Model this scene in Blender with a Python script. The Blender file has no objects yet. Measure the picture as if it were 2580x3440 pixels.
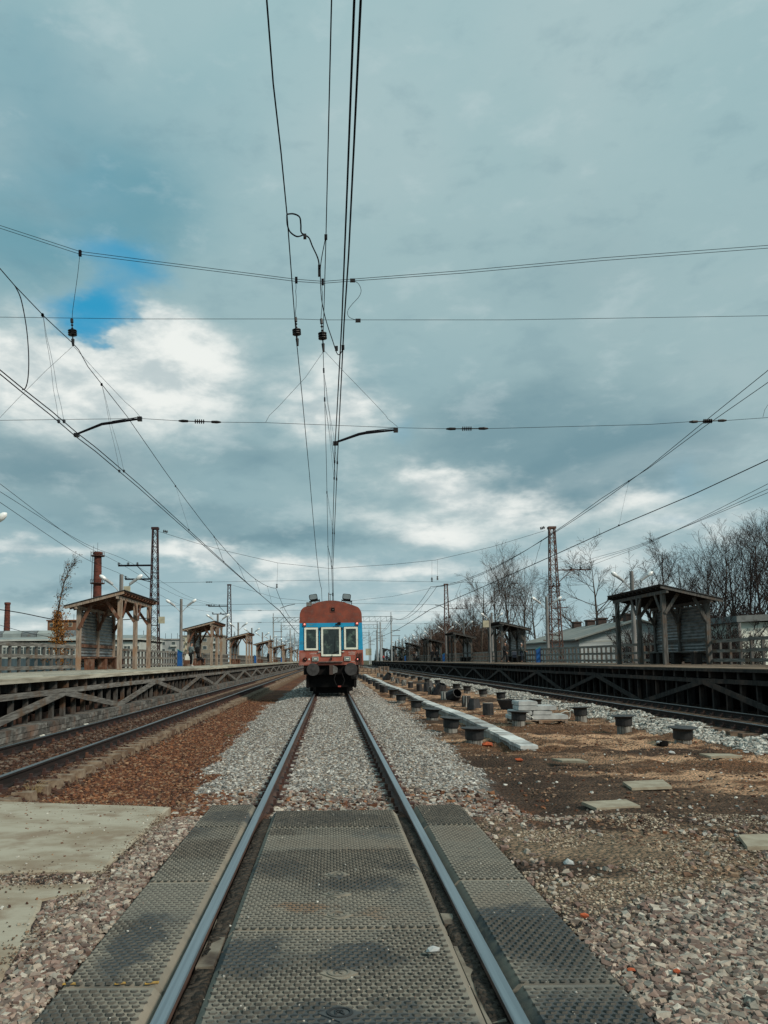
import bpy, math, random
import numpy as np
from mathutils import Vector, Matrix
R = math.radians
random.seed(7)
sc = bpy.context.scene
col = sc.collection

# ------------------------------------------------------------------ camera
F = 2600.0                       # focal length in photo pixels (photo 2580 x 3440)
PITCH, ROLL = R(5.3), 0.0105
CAM = Vector((-0.02, 0.0, 1.58))
_cp, _sp, _cr, _sr = math.cos(PITCH), math.sin(PITCH), math.cos(ROLL), math.sin(ROLL)
_r0 = Vector((1, 0, 0)); _u0 = Vector((0, -_sp, _cp)); FWD = Vector((0, _cp, _sp))
RIGHT = _cr*_r0 - _sr*_u0; UP = _cr*_u0 + _sr*_r0
VPX, VPY = 1111.0, 2218.0
CX = VPX - F*math.tan(PITCH)*_sr; CY = VPY - F*math.tan(PITCH)*_cr
cd = bpy.data.cameras.new("camera"); cam = bpy.data.objects.new("camera", cd); col.objects.link(cam)
cam.matrix_world = Matrix.Translation(CAM) @ Matrix((RIGHT, UP, -FWD)).transposed().to_4x4()
cd.sensor_width = 36; cd.sensor_fit = 'AUTO'; cd.lens = F/3440*36
cd.shift_x = (1290-CX)/3440; cd.shift_y = (CY-1720)/3440
cd.clip_start = 0.05; cd.clip_end = 6000
sc.camera = cam
def ray(u, v): return (FWD*F + RIGHT*(u-CX) - UP*(v-CY)).normalized()
def at(u, v, Y=None, Z=None, X=None):       # photo pixel + one known coordinate -> point in the place
    d = ray(u, v)
    t = (Y-CAM.y)/d.y if Y is not None else ((Z-CAM.z)/d.z if Z is not None else (X-CAM.x)/d.x)
    return CAM + d*t
def atd(u, v, **k): return at(u*1.5552, v*1.5552, **k)

# ------------------------------------------------------------------ render / exposure
sc.view_settings.view_transform = 'Standard'
try: sc.view_settings.look = 'None'
except Exception: pass
sc.view_settings.exposure = 0.0; sc.view_settings.gamma = 1.0
sc.render.engine = 'CYCLES'
sc.cycles.max_bounces = 5; sc.cycles.diffuse_bounces = 3; sc.cycles.transparent_max_bounces = 6

def srgb(r, g, b, a=1.0):
    f = lambda c: (c/255/12.92) if c/255 <= 0.04045 else ((c/255+0.055)/1.055)**2.4
    return (f(r), f(g), f(b), a)

# ------------------------------------------------------------------ world: sky texture + procedural clouds
SUN_EL, SUN_AZ = R(38), R(132)              # azimuth from +Y towards +X
w = bpy.data.worlds.new("World"); sc.world = w; w.use_nodes = True
nt = w.node_tree; nt.nodes.clear()
class NB:
    def __init__(s, nt): s.nt = nt
    def new(s, t): return s.nt.nodes.new(t)
    def put(s, sock, v):
        if isinstance(v, (int, float)): sock.default_value = v
        elif isinstance(v, tuple): sock.default_value = v
        else: s.nt.links.new(v, sock)
    def m(s, op, a, b=0.0, c=None):
        n = s.new('ShaderNodeMath'); n.operation = op; s.put(n.inputs[0], a); s.put(n.inputs[1], b)
        if c is not None: s.put(n.inputs[2], c)
        return n.outputs[0]
    def mix(s, f, a, b):
        n = s.new('ShaderNodeMix'); n.data_type = 'RGBA'; s.put(n.inputs[0], f); s.put(n.inputs[6], a); s.put(n.inputs[7], b)
        return n.outputs[2]
    def ss(s, v, lo, hi, a=0.0, b=1.0):
        n = s.new('ShaderNodeMapRange'); n.interpolation_type = 'SMOOTHSTEP'
        for i, q in enumerate((v, lo, hi, a, b)): s.put(n.inputs[i], q)
        return n.outputs[0]
    def noise(s, vec, scale, detail=4, rough=0.55, dist=0.0, out=0):
        n = s.new('ShaderNodeTexNoise'); n.inputs['Scale'].default_value = scale; n.inputs['Detail'].default_value = detail
        n.inputs['Roughness'].default_value = rough; n.inputs['Distortion'].default_value = dist
        if vec is not None: s.put(n.inputs['Vector'], vec)
        return n.outputs[out]
B = NB(nt)
tc = B.new('ShaderNodeTexCoord').outputs['Generated']
sx = B.new('ShaderNodeSeparateXYZ'); nt.links.new(tc, sx.inputs[0]); X, Y, Z = sx.outputs
den = B.m('ADD', B.m('MAXIMUM', Z, 0.0), 0.16)
cmb = B.new('ShaderNodeCombineXYZ'); B.put(cmb.inputs[0], B.m('DIVIDE', X, den)); B.put(cmb.inputs[1], B.m('DIVIDE', Y, den)); B.put(cmb.inputs[2], 0.37)
P = cmb.outputs[0]
n1 = B.noise(P, 1.3, 6, 0.55, 0.3); n2 = B.noise(P, 4.0, 6, 0.6, 0.2); n3 = B.noise(P, 0.55, 3, 0.5)
cm2 = B.new('ShaderNodeCombineXYZ'); B.put(cm2.inputs[0], X); B.put(cm2.inputs[1], Y); B.put(cm2.inputs[2], B.m('MULTIPLY', Z, 2.2))
np_ = B.noise(cm2.outputs[0], 13.0, 7, 0.58, 0.15); n2 = B.m('ADD', B.m('MULTIPLY', n2, 0.35), B.m('MULTIPLY', np_, 0.65))
nw = B.noise(cm2.outputs[0], 7.0, 5, 0.6, 0.0, 1)
sw = B.new('ShaderNodeSeparateColor'); nt.links.new(nw, sw.inputs[0])
az = B.m('ADD', B.m('ARCTAN2', X, Y), B.m('MULTIPLY', B.m('SUBTRACT', sw.outputs[0], 0.5), 0.13))
el = B.m('ADD', B.m('ARCSINE', Z), B.m('MULTIPLY', B.m('SUBTRACT', sw.outputs[1], 0.5), 0.10))
def blob(u, v, su, sv):
    d = ray(u*1.5552, v*1.5552); a0 = math.atan2(d.x, d.y); e0 = math.asin(d.z); k = 1.5552/F
    k2 = k*math.cos(e0-PITCH)
    qa = B.m('DIVIDE', B.m('SUBTRACT', az, a0), su*k2/max(.3, math.cos(e0))); qe = B.m('DIVIDE', B.m('SUBTRACT', el, e0), sv*k2)
    return B.m('EXPONENT', B.m('MULTIPLY', B.m('ADD', B.m('MULTIPLY', qa, qa), B.m('MULTIPLY', qe, qe)), -1.0))
def blobs(L):
    t = None
    for u, v, su, sv, wt in L:
        b = B.m('MULTIPLY', blob(u, v, su, sv), wt); t = b if t is None else B.m('ADD', t, b)
    return t
# places of the bright, dark and open patches of the cloud deck
Wf = blobs([(365, 705, 75, 42, 1.1), (430, 790, 110, 80, .85), (110, 800, 200, 62, 1.05), (250, 850, 260, 100, .75), (30, 800, 160, 90, .5),
            (750, 890, 100, 60, .95), (930, 1020, 70, 30, .95), (1010, 1060, 110, 45, .9), (1150, 1100, 110, 40, .85), (900, 1140, 110, 40, .7), (780, 1090, 70, 40, .5),
            (1370, 1065, 80, 32, .8), (380, 1195, 110, 25, .75), (620, 1240, 120, 25, .7), (480, 1210, 60, 20, .5), (980, 1165, 120, 35, .55),
            (60, 1180, 160, 22, .75), (140, 1340, 160, 35, .8), (900, 1250, 170, 25, .8), (1500, 1130, 170, 40, .7), (1290, 1220, 150, 35, .55), (620, 1330, 260, 20, .6), (430, 1205, 60, 18, .5), (1000, 1310, 200, 18, .5), (700, 830, 90, 70, .35)])
Df = blobs([(1120, 930, 330, 130, .75), (1420, 980, 170, 60, .6), (560, 1000, 150, 60, .55), (110, 1010, 230, 70, .8), (640, 1170, 260, 28, .8), (350, 1120, 260, 30, .55),
            (1180, 600, 330, 120, .3), (1230, 1030, 120, 45, .5), (560, 880, 60, 80, .3), (150, 1280, 200, 20, .6)])
Bf = blobs([(250, 545, 90, 40, .8), (320, 600, 60, 40, .75), (255, 655, 60, 45, .95), (160, 680, 90, 30, .95), (215, 715, 60, 30, 1.1), (180, 420, 120, 90, .22), (870, 950, 30, 40, .35), (1480, 1040, 70, 45, .35), (1480, 1130, 100, 20, .5)])
Tf = blobs([(90, 330, 260, 190, .75), (60, 560, 180, 90, .6), (330, 470, 140, 110, .5), (480, 250, 200, 160, .25), (50, 60, 130, 110, .3)])
wf = B.ss(B.m('ADD', Wf, B.m('MULTIPLY', B.m('SUBTRACT', n2, 0.5), 1.0)), 0.02, 1.1)
df = B.ss(B.m('ADD', Df, B.m('MULTIPLY', B.m('SUBTRACT', n1, 0.5), 0.9)), 0.05, 0.95)
bf = B.m('MULTIPLY', B.ss(B.m('ADD', Bf, B.m('MULTIPLY', B.m('SUBTRACT', n2, 0.5), 0.9)), 0.0, 1.5), 0.97)
tf = B.ss(B.m('ADD', Tf, B.m('MULTIPLY', B.m('SUBTRACT', n1, 0.5), 0.5)), 0.1, 1.0)
sky = B.new('ShaderNodeTexSky'); sky.sky_type = 'NISHITA'; sky.sun_disc = False
sky.sun_elevation = SUN_EL; sky.sun_rotation = SUN_AZ; sky.air_density = 1.0; sky.dust_density = 1.5
K = 0.1                                   # background strength; cloud radiances are given relative to it
def cc(r, g, b, k=1.0):
    q = srgb(r, g, b); return tuple(x/K*k for x in q[:3]) + (1.0,)
elr = B.m('ARCSINE', Z)
base = B.mix(B.ss(elr, 0.0, 0.22), cc(166, 192, 198), cc(140, 172, 180))
base = B.mix(B.ss(elr, 0.25, 0.75), base, cc(150, 186, 192))
base = B.mix(B.m('MULTIPLY', B.ss(n3, 0.38, 0.66), 0.55), base, cc(170, 193, 194))
base = B.mix(B.m('MULTIPLY', tf, 0.85), base, cc(98, 152, 168))
base = B.mix(B.m('MULTIPLY', df, 0.92), base, cc(112, 146, 157))
base = B.mix(B.m('MULTIPLY', B.ss(n1, 0.50, 0.72), 0.32), base, cc(190, 206, 207))
base = B.mix(B.m('MULTIPLY', B.ss(n2, 0.48, 0.34), 0.20), base, cc(102, 138, 153))
base = B.mix(B.m('MULTIPLY', B.ss(n2, 0.51, 0.66), 0.22), base, cc(202, 216, 216))
skyc = B.mix(0.99, sky.outputs[0], cc(42, 152, 196))
base = B.mix(bf, base, skyc)
base = B.mix(B.m('MULTIPLY', B.m('MULTIPLY', wf, 0.88), B.m('SUBTRACT', 1.0, B.m('MULTIPLY', B.ss(Bf, 0.35, 0.9), 0.85))), base, B.mix(B.ss(n2, .38, .58), cc(196, 208, 209), cc(246, 248, 243)))
below = B.ss(Z, -0.03, 0.0)
base = B.mix(below, cc(70, 75, 75), base)
bg = B.new('ShaderNodeBackground'); bg.inputs[1].default_value = K; nt.links.new(base, bg.inputs[0])
out = B.new('ShaderNodeOutputWorld'); nt.links.new(bg.outputs[0], out.inputs[0])

# ------------------------------------------------------------------ sun (thin overcast, soft)
sd = bpy.data.lights.new("sun", 'SUN'); sd.energy = 3.0; sd.angle = R(12); sd.color = (1.0, 0.88, 0.74)
so = bpy.data.objects.new("sun", sd); col.objects.link(so)
sdir = Vector((math.sin(SUN_AZ)*math.cos(SUN_EL), math.cos(SUN_AZ)*math.cos(SUN_EL), math.sin(SUN_EL)))
so.rotation_euler = sdir.to_track_quat('Z', 'Y').to_euler(); so.location = (30, -20, 60)

# ------------------------------------------------------------------ helpers: objects
def tag(o, label=None, cat=None, group=None, kind=None):
    if label: o['label'] = label
    if cat: o['category'] = cat
    if group: o['group'] = group
    if kind: o['kind'] = kind
    return o
def empty(name, loc=(0, 0, 0), rz=0.0, label=None, cat=None, group=None):
    o = bpy.data.objects.new(name, None); col.objects.link(o); o.location = loc; o.rotation_euler = (0, 0, rz)
    o.empty_display_size = 0.3
    return tag(o, label, cat, group)
CH = {}
def setp(o, p):
    if p is not None: o.parent = p; CH.setdefault(p.name, []).append(o)
def copy_tree(o, label=None, loc=None, rz=None, scale=None, parent=None):
    c = o.copy(); col.objects.link(c); setp(c, parent)
    if label: c['label'] = label
    if loc is not None: c.location = loc
    if rz is not None: c.rotation_euler = (0, 0, rz)
    if scale is not None: c.scale = scale if not isinstance(scale, (int, float)) else (scale,)*3
    for ch in CH.get(o.name, []): copy_tree(ch, parent=c)
    return c
ORD = ['first','second','third','fourth','fifth','sixth','seventh','eighth','ninth','tenth','eleventh','twelfth','thirteenth','fourteenth','fifteenth','sixteenth','seventeenth','eighteenth','nineteenth','twentieth']

class MB:
    def __init__(s): s.v = []; s.f = []; s.mi = []
    def add(s, vs, fs, mi=0):
        b = len(s.v); s.v.extend([tuple(p) for p in vs]); s.f.extend([tuple(i+b for i in f) for f in fs]); s.mi.extend([mi]*len(fs)); return s
    def box(s, x0, x1, y0, y1, z0, z1, mi=0):
        return s.add([(x0,y0,z0),(x1,y0,z0),(x1,y1,z0),(x0,y1,z0),(x0,y0,z1),(x1,y0,z1),(x1,y1,z1),(x0,y1,z1)],
                     [(0,3,2,1),(4,5,6,7),(0,1,5,4),(1,2,6,5),(2,3,7,6),(3,0,4,7)], mi)
    def beam(s, p, q, w, h, up=(0, 0, 1), mi=0):
        p = Vector(p); q = Vector(q); d = (q-p).normalized(); up = Vector(up)
        if abs(d.dot(up)) > .98: up = Vector((0, 1, 0)) if abs(d.y) < .9 else Vector((1, 0, 0))
        a = d.cross(up).normalized(); b = a.cross(d).normalized(); a = a*w/2; b = b*h/2
        vs = [p-a-b, p+a-b, p+a+b, p-a+b, q-a-b, q+a-b, q+a+b, q-a+b]
        return s.add(vs, [(0,1,2,3),(4,7,6,5),(0,4,5,1),(1,5,6,2),(2,6,7,3),(3,7,4,0)], mi)
    def tube(s, pts, rad, n=6, cap=True, mi=0):
        pts = [Vector(p) for p in pts]; k = len(pts)
        rad = [rad]*k if isinstance(rad, (int, float)) else rad
        vs = []; ref = None
        for i, p in enumerate(pts):
            d = (pts[min(i+1, k-1)] - pts[max(i-1, 0)]); d = d.normalized() if d.length > 1e-9 else Vector((0, 0, 1))
            if ref is None: ref = Vector((0, 0, 1)) if abs(d.z) < .9 else Vector((1, 0, 0))
            a = d.cross(ref).normalized(); b = d.cross(a); ref = b.cross(d) if False else ref
            if abs(d.dot(ref)) > .97: a = d.orthogonal().normalized(); b = d.cross(a)
            for j in range(n):
                t = 2*math.pi*j/n; vs.append(p + (a*math.cos(t)+b*math.sin(t))*rad[i])
        fs = []
        for i in range(k-1):
            for j in range(n):
                a0 = i*n+j; a1 = i*n+(j+1) % n; fs.append((a0, a1, a1+n, a0+n))
        if cap: fs.append(tuple(range(n))[::-1]); fs.append(tuple(range((k-1)*n, k*n)))
        return s.add(vs, fs, mi)
    def lathe(s, prof, c=(0, 0, 0), n=12, mi=0, axis='z'):
        vs = []; fs = []
        for r, z in prof:
            for j in range(n):
                t = 2*math.pi*j/n; x, y = r*math.cos(t), r*math.sin(t)
                vs.append((c[0]+x, c[1]+y, c[2]+z) if axis == 'z' else ((c[0]+x, c[1]+z, c[2]+y) if axis == 'y' else (c[0]+z, c[1]+x, c[2]+y)))
        for i in range(len(prof)-1):
            for j in range(n):
                a0 = i*n+j; a1 = i*n+(j+1) % n; fs.append((a0, a1, a1+n, a0+n) if axis != 'y' else (a0, a0+n, a1+n, a1))
        fs.append(tuple(range(n))[::-1] if axis != 'y' else tuple(range(n))); k = len(prof)-1; t_ = tuple(range(k*n, k*n+n)); fs.append(t_ if axis != 'y' else t_[::-1])
        return s.add(vs, fs, mi)
    def prism(s, poly, axis, a, b, mi=0):        # poly: 2-D outline in the other two axes
        n = len(poly)
        def mk(p, q): return {'y': (p[0], q, p[1]), 'x': (q, p[0], p[1]), 'z': (p[0], p[1], q)}[axis]
        vs = [mk(p, a) for p in poly] + [mk(p, b) for p in poly]
        fs = [tuple(range(n)), tuple(range(2*n-1, n-1, -1))] + [(i, i+n, (i+1) % n+n, (i+1) % n) for i in range(n)]
        return s.add(vs, fs, mi)
    def build(s, name, mats, parent=None, smooth=False):
        me = bpy.data.meshes.new(name); me.from_pydata(s.v, [], s.f)
        mats = mats if isinstance(mats, (list, tuple)) else [mats]
        for m in mats: me.materials.append(m)
        if len(mats) > 1: me.polygons.foreach_set('material_index', s.mi)
        if smooth: me.polygons.foreach_set('use_smooth', [True]*len(s.f))
        me.update(); o = bpy.data.objects.new(name, me); col.objects.link(o); setp(o, parent)
        return o

# ------------------------------------------------------------------ helpers: materials
def mat(name, c1, c2=None, rough=0.8, scale=(3, 3, 3), detail=5, metal=0.0, bump=0.0, bscale=None, contrast=(0.35, 0.65), c3=None, s3=1.0, spec=0.4, emis=None, estr=0.0, island=False, coord='Object'):
    m = bpy.data.materials.new(name); m.use_nodes = True; t = m.node_tree; b = NB(t)
    pr = t.nodes['Principled BSDF']; pr.inputs['Roughness'].default_value = rough; pr.inputs['Metallic'].default_value = metal
    pr.inputs['Specular IOR Level'].default_value = spec
    tcn = b.new('ShaderNodeTexCoord').outputs['Object']
    if coord == 'World': tcn = b.new('ShaderNodeNewGeometry').outputs['Position']
    mp = b.new('ShaderNodeMapping'); t.links.new(tcn, mp.inputs[0]); mp.inputs['Scale'].default_value = scale
    if c2 is None: c2 = tuple(x*0.7 for x in c1[:3]) + (1,)
    nz = b.noise(mp.outputs[0], 1.0, detail, 0.6)
    f = b.ss(nz, *contrast)
    c = b.mix(f, c1, c2)
    if c3 is not None:
        n_ = b.noise(tcn, s3, 4, 0.6); c = b.mix(b.ss(n_, .5, .68), c, c3)
    if island:
        g = b.new('ShaderNodeNewGeometry').outputs['Random Per Island']
        hs = b.new('ShaderNodeHueSaturation'); t.links.new(c, hs.inputs['Color']); t.links.new(b.m('ADD', b.m('MULTIPLY', g, 0.7), 0.62), hs.inputs['Value']); c = hs.outputs[0]
    t.links.new(c, pr.inputs['Base Color'])
    if bump:
        bn = b.new('ShaderNodeBump'); bn.inputs['Strength'].default_value = bump; bn.inputs['Distance'].default_value = 0.02
        src = nz if bscale is None else b.noise(tcn, bscale, 4, 0.6)
        t.links.new(src, bn.inputs['Height']); t.links.new(bn.outputs[0], pr.inputs['Normal'])
    if emis: pr.inputs['Emission Color'].default_value = emis; pr.inputs['Emission Strength'].default_value = estr
    return m
def L(r, g, b): return (r, g, b, 1.0)
M = {}
M['wood_brown'] = mat('brown_wood', L(.17,.075,.042), L(.07,.032,.02), .85, (26, 26, 2.2), 6, bump=.4, c3=L(.24,.19,.15), s3=1.7, island=True)
M['wood_pale'] = mat('pale_weathered_wood', L(.36,.30,.24), L(.17,.125,.095), .85, (26, 26, 2.2), 6, bump=.4, c3=L(.30,.19,.12), s3=1.3, island=True)
M['wood_grey'] = mat('grey_weathered_wood', L(.12,.118,.112), L(.045,.042,.038), .9, (24, 24, 2.0), 6, bump=.4, c3=L(.10,.07,.05), s3=1.7, island=True)
M['wood_greyh'] = mat('grey_weathered_boards', L(.19,.186,.172), L(.07,.066,.06), .9, (24, 1.6, 24), 6, bump=.4, c3=L(.11,.075,.05), s3=1.3, island=True)
M['wood_dark'] = mat('dark_shelter_wood', L(.026,.021,.018), L(.011,.009,.008), .9, (20, 20, 2), 5, bump=.3, island=True)  # near-black wood for rafters, roof boards and bench legs of the right shelters
M['skirt_l'] = mat('grey_skirt_wood', L(.085,.082,.076), L(.028,.025,.022), .9, (9, 9, 3), 6, bump=.4, c3=L(.10,.055,.03), s3=.9, island=True)
M['skirt_r'] = mat('dark_skirt_wood', L(.034,.029,.026), L(.012,.010,.009), .9, (9, 9, 3), 6, bump=.4, c3=L(.07,.045,.035), s3=.9, island=True)  # near-black wood of the right skirting
M['deck_l'] = mat('pale_deck_boards', L(.42,.40,.33), L(.24,.22,.17), .85, (9, .6, 9), 6, bump=.3, island=True)
M['deck_r'] = mat('brown_deck_boards', L(.26,.19,.13), L(.15,.10,.07), .85, (9, .6, 9), 6, bump=.3, island=True)
M['void'] = mat('void_shade_dark', L(.016,.012,.010), L(.006,.005,.005), .95, (3, 8, 1), 4)  # near-black: shade of the space under the decks put into the colour
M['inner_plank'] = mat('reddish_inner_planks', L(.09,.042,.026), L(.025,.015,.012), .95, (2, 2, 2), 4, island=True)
M['corr'] = mat('galvanised_sheet', L(.22,.245,.25), L(.11,.12,.125), .5, (1.5, 2.2, 7), 6, metal=.35, spec=.5, c3=L(.16,.12,.10), s3=1.2)
M['roofsheet'] = mat('dark_roof_sheet', L(.04,.036,.036), L(.02,.018,.018), .75, (2, 2, 2), 5, metal=.0)
M['concrete'] = mat('concrete', L(.36,.36,.34), L(.22,.22,.205), .9, (2.5, 2.5, 2.5), 6, bump=.25, bscale=30, c3=L(.17,.165,.15), s3=1.1)
M['concrete_pole'] = mat('grey_concrete_pole', L(.24,.235,.225), L(.15,.145,.14), .9, (4, 4, 1), 6, bump=.2)
M['brick_grey'] = mat('grey_masonry', L(.17,.17,.158), L(.065,.062,.056), .95, (7, 7, 12), 5, bump=.5, c3=L(.15,.10,.075), s3=1.0, island=True)
M['rust'] = mat('rusty_steel', L(.075,.035,.028), L(.03,.018,.016), .8, (5, 5, 5), 5, bump=.2, c3=L(.14,.06,.035), s3=2.5)
M['mast_l'] = mat('dark_red_lattice_steel', L(.05,.018,.018), L(.025,.012,.012), .7, (4, 4, 4), 4)
M['mast_r'] = mat('rusty_lattice_steel', L(.15,.075,.055), L(.05,.028,.024), .8, (4, 4, 4), 4)
M['rail_side'] = mat('rusty_rail_side', L(.022,.012,.010), L(.009,.006,.005), .8, (12, 2, 12), 5, bump=.2)
M['rail_side_c'] = mat('brown_rail_side', L(.10,.055,.04), L(.04,.024,.02), .75, (12, 2, 12), 5, bump=.2)
M['rail_top'] = mat('polished_rail_head', L(.40,.44,.46), L(.30,.335,.355), .40, (40, .5, 40), 3, metal=1.0)
M['rail_top2'] = mat('worn_rail_head', L(.22,.24,.25), L(.14,.13,.12), .38, (40, .5, 40), 3, metal=.9)
M['wire'] = mat('dark_wire', L(.010,.010,.014), L(.005,.005,.008), .75, (1, 1, 1), 2, spec=.1)
M['wire_thin'] = mat('grey_thin_wire', L(.05,.06,.075), L(.03,.035,.045), .7, (1, 1, 1), 2, spec=.2)
M['insul'] = mat('brown_glazed_insulator', L(.014,.009,.009), L(.007,.005,.005), .35, (4, 4, 4), 2)
M['black'] = mat('black_undergear', L(.008,.007,.007), L(.004,.004,.004), .85, (5, 5, 5), 4, spec=.2)
M['white'] = mat('white_paint', L(.72,.74,.68), L(.58,.60,.54), .5, (4, 4, 4), 4)
M['lamp_shell'] = mat('pale_lamp_shell', L(.42,.45,.46), L(.30,.32,.33), .45, (4, 4, 4), 3)
M['lamp_glass'] = mat('white_lamp_glass', L(.85,.88,.88), L(.75,.78,.78), .12, (4, 4, 4), 2, spec=.8)
M['blue_box'] = mat('blue_machine_paint', L(.012,.10,.32), L(.008,.07,.24), .45, (3, 3, 3), 3)
# ------------------------------------------------------------------ noise for the ground
_rng = np.random.RandomState(3); _T = _rng.rand(256, 256)
def vn(x, y, s):
    x = np.asarray(x, float)/s + 1000.3; y = np.asarray(y, float)/s + 1000.7
    xi = np.floor(x).astype(int); yi = np.floor(y).astype(int); fx = x-xi; fy = y-yi
    fx = fx*fx*(3-2*fx); fy = fy*fy*(3-2*fy); g = lambda a, b: _T[a % 256, b % 256]
    return (g(xi, yi)*(1-fx)+g(xi+1, yi)*fx)*(1-fy) + (g(xi, yi+1)*(1-fx)+g(xi+1, yi+1)*fx)*fy
def fbm(x, y, s, o=4):
    t = 0; a = .5; n = 0
    for i in range(o): t = t + a*vn(x+17*i, y-9*i, s); n += a; a *= .5; s *= .5
    return t/n
def sst(v, a, b):
    t = np.clip((np.asarray(v, float)-a)/(b-a), 0, 1); return t*t*(3-2*t)
XL, XR = -5.5, 10.6             # centre lines of the side tracks
HG = 0.80                       # rail centre from track centre
def gz(x, y):
    x = np.asarray(x, float); y = np.asarray(y, float); ax = np.abs(x)
    far = sst(y, 7.6, 9.6)
    center = -0.17 - 0.26*sst(ax, 1.5, 3.0)
    left = -0.40 + 0.20*sst(-x, 3.9, 4.5) + 0*x
    left = np.where(x < -6.8, -0.22, left)
    dirt = -0.37 + 0.16*(fbm(x, y, 1.7, 4)-.5) + 0.20*(fbm(x*1.0, y*.8, .45, 5)-.5) + .07*(fbm(x+7, y, .2, 2)-.5)
    dirt = dirt + 0.17*sst(x, 8.2, 9.3) 
    zf = np.where(x < 0, np.maximum(left, np.where(ax < 3.0, center, -9)), np.where(ax < 2.2, center, np.minimum(center, -.2)*(1-sst(ax, 2.2, 3.0)) + dirt*sst(ax, 2.2, 3.0)))
    zf = np.where((x < 0) & (ax >= 3.0), left, zf)
    near = -0.075 + 0.04*(fbm(x, y, 1.2, 3)-.5)
    near = near+.018; near = np.where(x < -1.70, -.078+.012*(fbm(x, y, .5, 3)-.5), near); near = np.where((ax < 1.39), -0.19, near); near = np.where((ax > .64) & (ax < .80), -.055+.045*(fbm(x*3, y, .3, 3)-.5), near)
    near = np.where((x > 2.0), near - 0.08*sst(x, 2, 5) + 0.05*(fbm(x, y, .5, 3)-.5)*sst(y, 5, 8), near)
    kx = sst(x, 1.5, 3.4); rf = far*(1-kx)+sst(y, 7.0, 17.0)*kx
    z = near*(1-rf) + zf*rf
    return z + 0.012*(fbm(x, y, .12, 2)-.5)
GC = dict(brown=(.15, .06, .028), brown2=(.065, .028, .016), grey=(.20, .20, .19), pink=(.20, .15, .13), sand=(.50, .31, .19), dirt=(.17, .088, .047), dark=(.060, .038, .026), road=(.27, .195, .13), far=(.09, .085, .05))
def gcol(x, y):
    x = np.asarray(x, float); y = np.asarray(y, float)
    c = {k: np.array(v) for k, v in GC.items()}
    def mx(a, b, t): return a*(1-t[..., None]) + b*t[..., None]
    n = fbm(x, y, 1.3, 4); n2 = fbm(x+50, y, .5, 4); n4 = fbm(x*.45-20, y*1.3, 1.1, 5)
    out = np.zeros(x.shape+(3,)) + c['brown']
    out = mx(out, c['brown2'], sst(n2, .45, .75))
    # centre ballast
    edge = 1.95 + .05*np.clip(y-10, 0, 15) + .9*(n-.5) + .5*(n2-.5)
    g = 1-sst(np.abs(x+np.where(x > 0, -.25, -.1)), edge-.15, edge+.15)
    out = mx(out, c['grey'], g)
    rb = sst(np.abs(np.abs(x)-.95), .35, .1)*.75      # rust beside rails
    out = mx(out, np.array((.14, .075, .05)), rb*g*sst(y, 8, 11))
    out = mx(out, c['brown'], (1-sst(y, 8.6, 9.6+1.5*n))*.8)
    # right side dirt
    r = sst(x, 2.15+.8*(n-.5), 2.5+.8*(n-.5))
    n7 = fbm(x*.6+31, y*1.6, .35, 4); d = mx(mx(mx(c['sand']+0*out, c['dirt'], sst(n4, .50, .58)), c['dirt']*.6, sst(n7, .52, .62)*.8), c['dark'], sst(fbm(x*.5+9, y, 2.2, 4) + .17*(1-sst(y, 9.5, 15)) - .05*sst(y, 14, 22), .51, .66)*.9)
    out = mx(out, d, r)
    out = mx(out, c['grey']*.9, sst(x, 8.45+.7*(n-.5), 8.8+.7*(n-.5))*(1-sst(x, 9.5, 9.75)))
    out = mx(out, np.array((.06, .038, .028)), sst(x, 9.5, 9.75))
    # left track bed
    out = mx(out, np.array((.16, .10, .06)), sst(-x, 3.7, 4.0)*(1-sst(-x, 4.5, 4.7)))
    out = mx(out, np.array((.075, .042, .028)), sst(-x, 4.5, 4.7))
    # near crossing
    nr = 1-sst(y, 7.6+1.2*(n-.5), 8.6+1.2*(n-.5))
    p = mx(c['pink']*.5+0*out, c['dark'], sst(n2, .5, .75)*.6)  # ground under the gravel darkened: shade of stone gaps put into colour
    rr = sst(y, 4.6+1.5*(n-.5)+.25*np.clip(x-2, 0, 4), 6.2+1.5*(n-.5)+.25*np.clip(x-2, 0, 4))*sst(x, 1.2, 1.6)
    p = mx(p, mx(c['road']*.85+0*out, c['dark'], sst(n4, .46, .62)), rr)
    out = mx(out, p, nr)
    out = np.where((np.abs(x) < 1.4)[..., None] & (y < 8.5)[..., None], np.array((.06, .05, .04)), out)
    out = mx(out, c['far'], sst(np.abs(x-2.5), 17, 22)); out = mx(out, c['far'], sst(y, 180, 300))
    return np.clip(out, 0, 1)
def axis(vals):
    out = []
    for a, b, s in vals: out += list(np.arange(a, b, s))
    return np.array(out)
gx = axis([(-2500, -500, 400), (-500, -60, 60), (-60, -16, 6), (-16, -9, .8), (-9, 13, .085), (13, 25, .8), (25, 70, 6), (70, 500, 60), (500, 2501, 400)])
gy = axis([(-600, -40, 80), (-40, -4, 4), (-4, 2.4, .5), (2.4, 10, .06), (10, 20, .1), (20, 45, .22), (45, 120, 1.0), (120, 400, 8), (400, 3001, 200)])
GX, GY = np.meshgrid(gx, gy); GZ = gz(GX, GY)
GZ = np.where((np.abs(GX-2) > 26) | (GY > 600), -0.6, GZ)
gm = bpy.data.meshes.new('ground'); nx, ny = len(gx), len(gy)
vv = np.stack([GX, GY, GZ], -1).reshape(-1, 3)
ii = (np.arange(ny-1)[:, None]*nx + np.arange(nx-1)[None, :]).reshape(-1)
ff = np.stack([ii, ii+1, ii+nx+1, ii+nx], 1)
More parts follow.
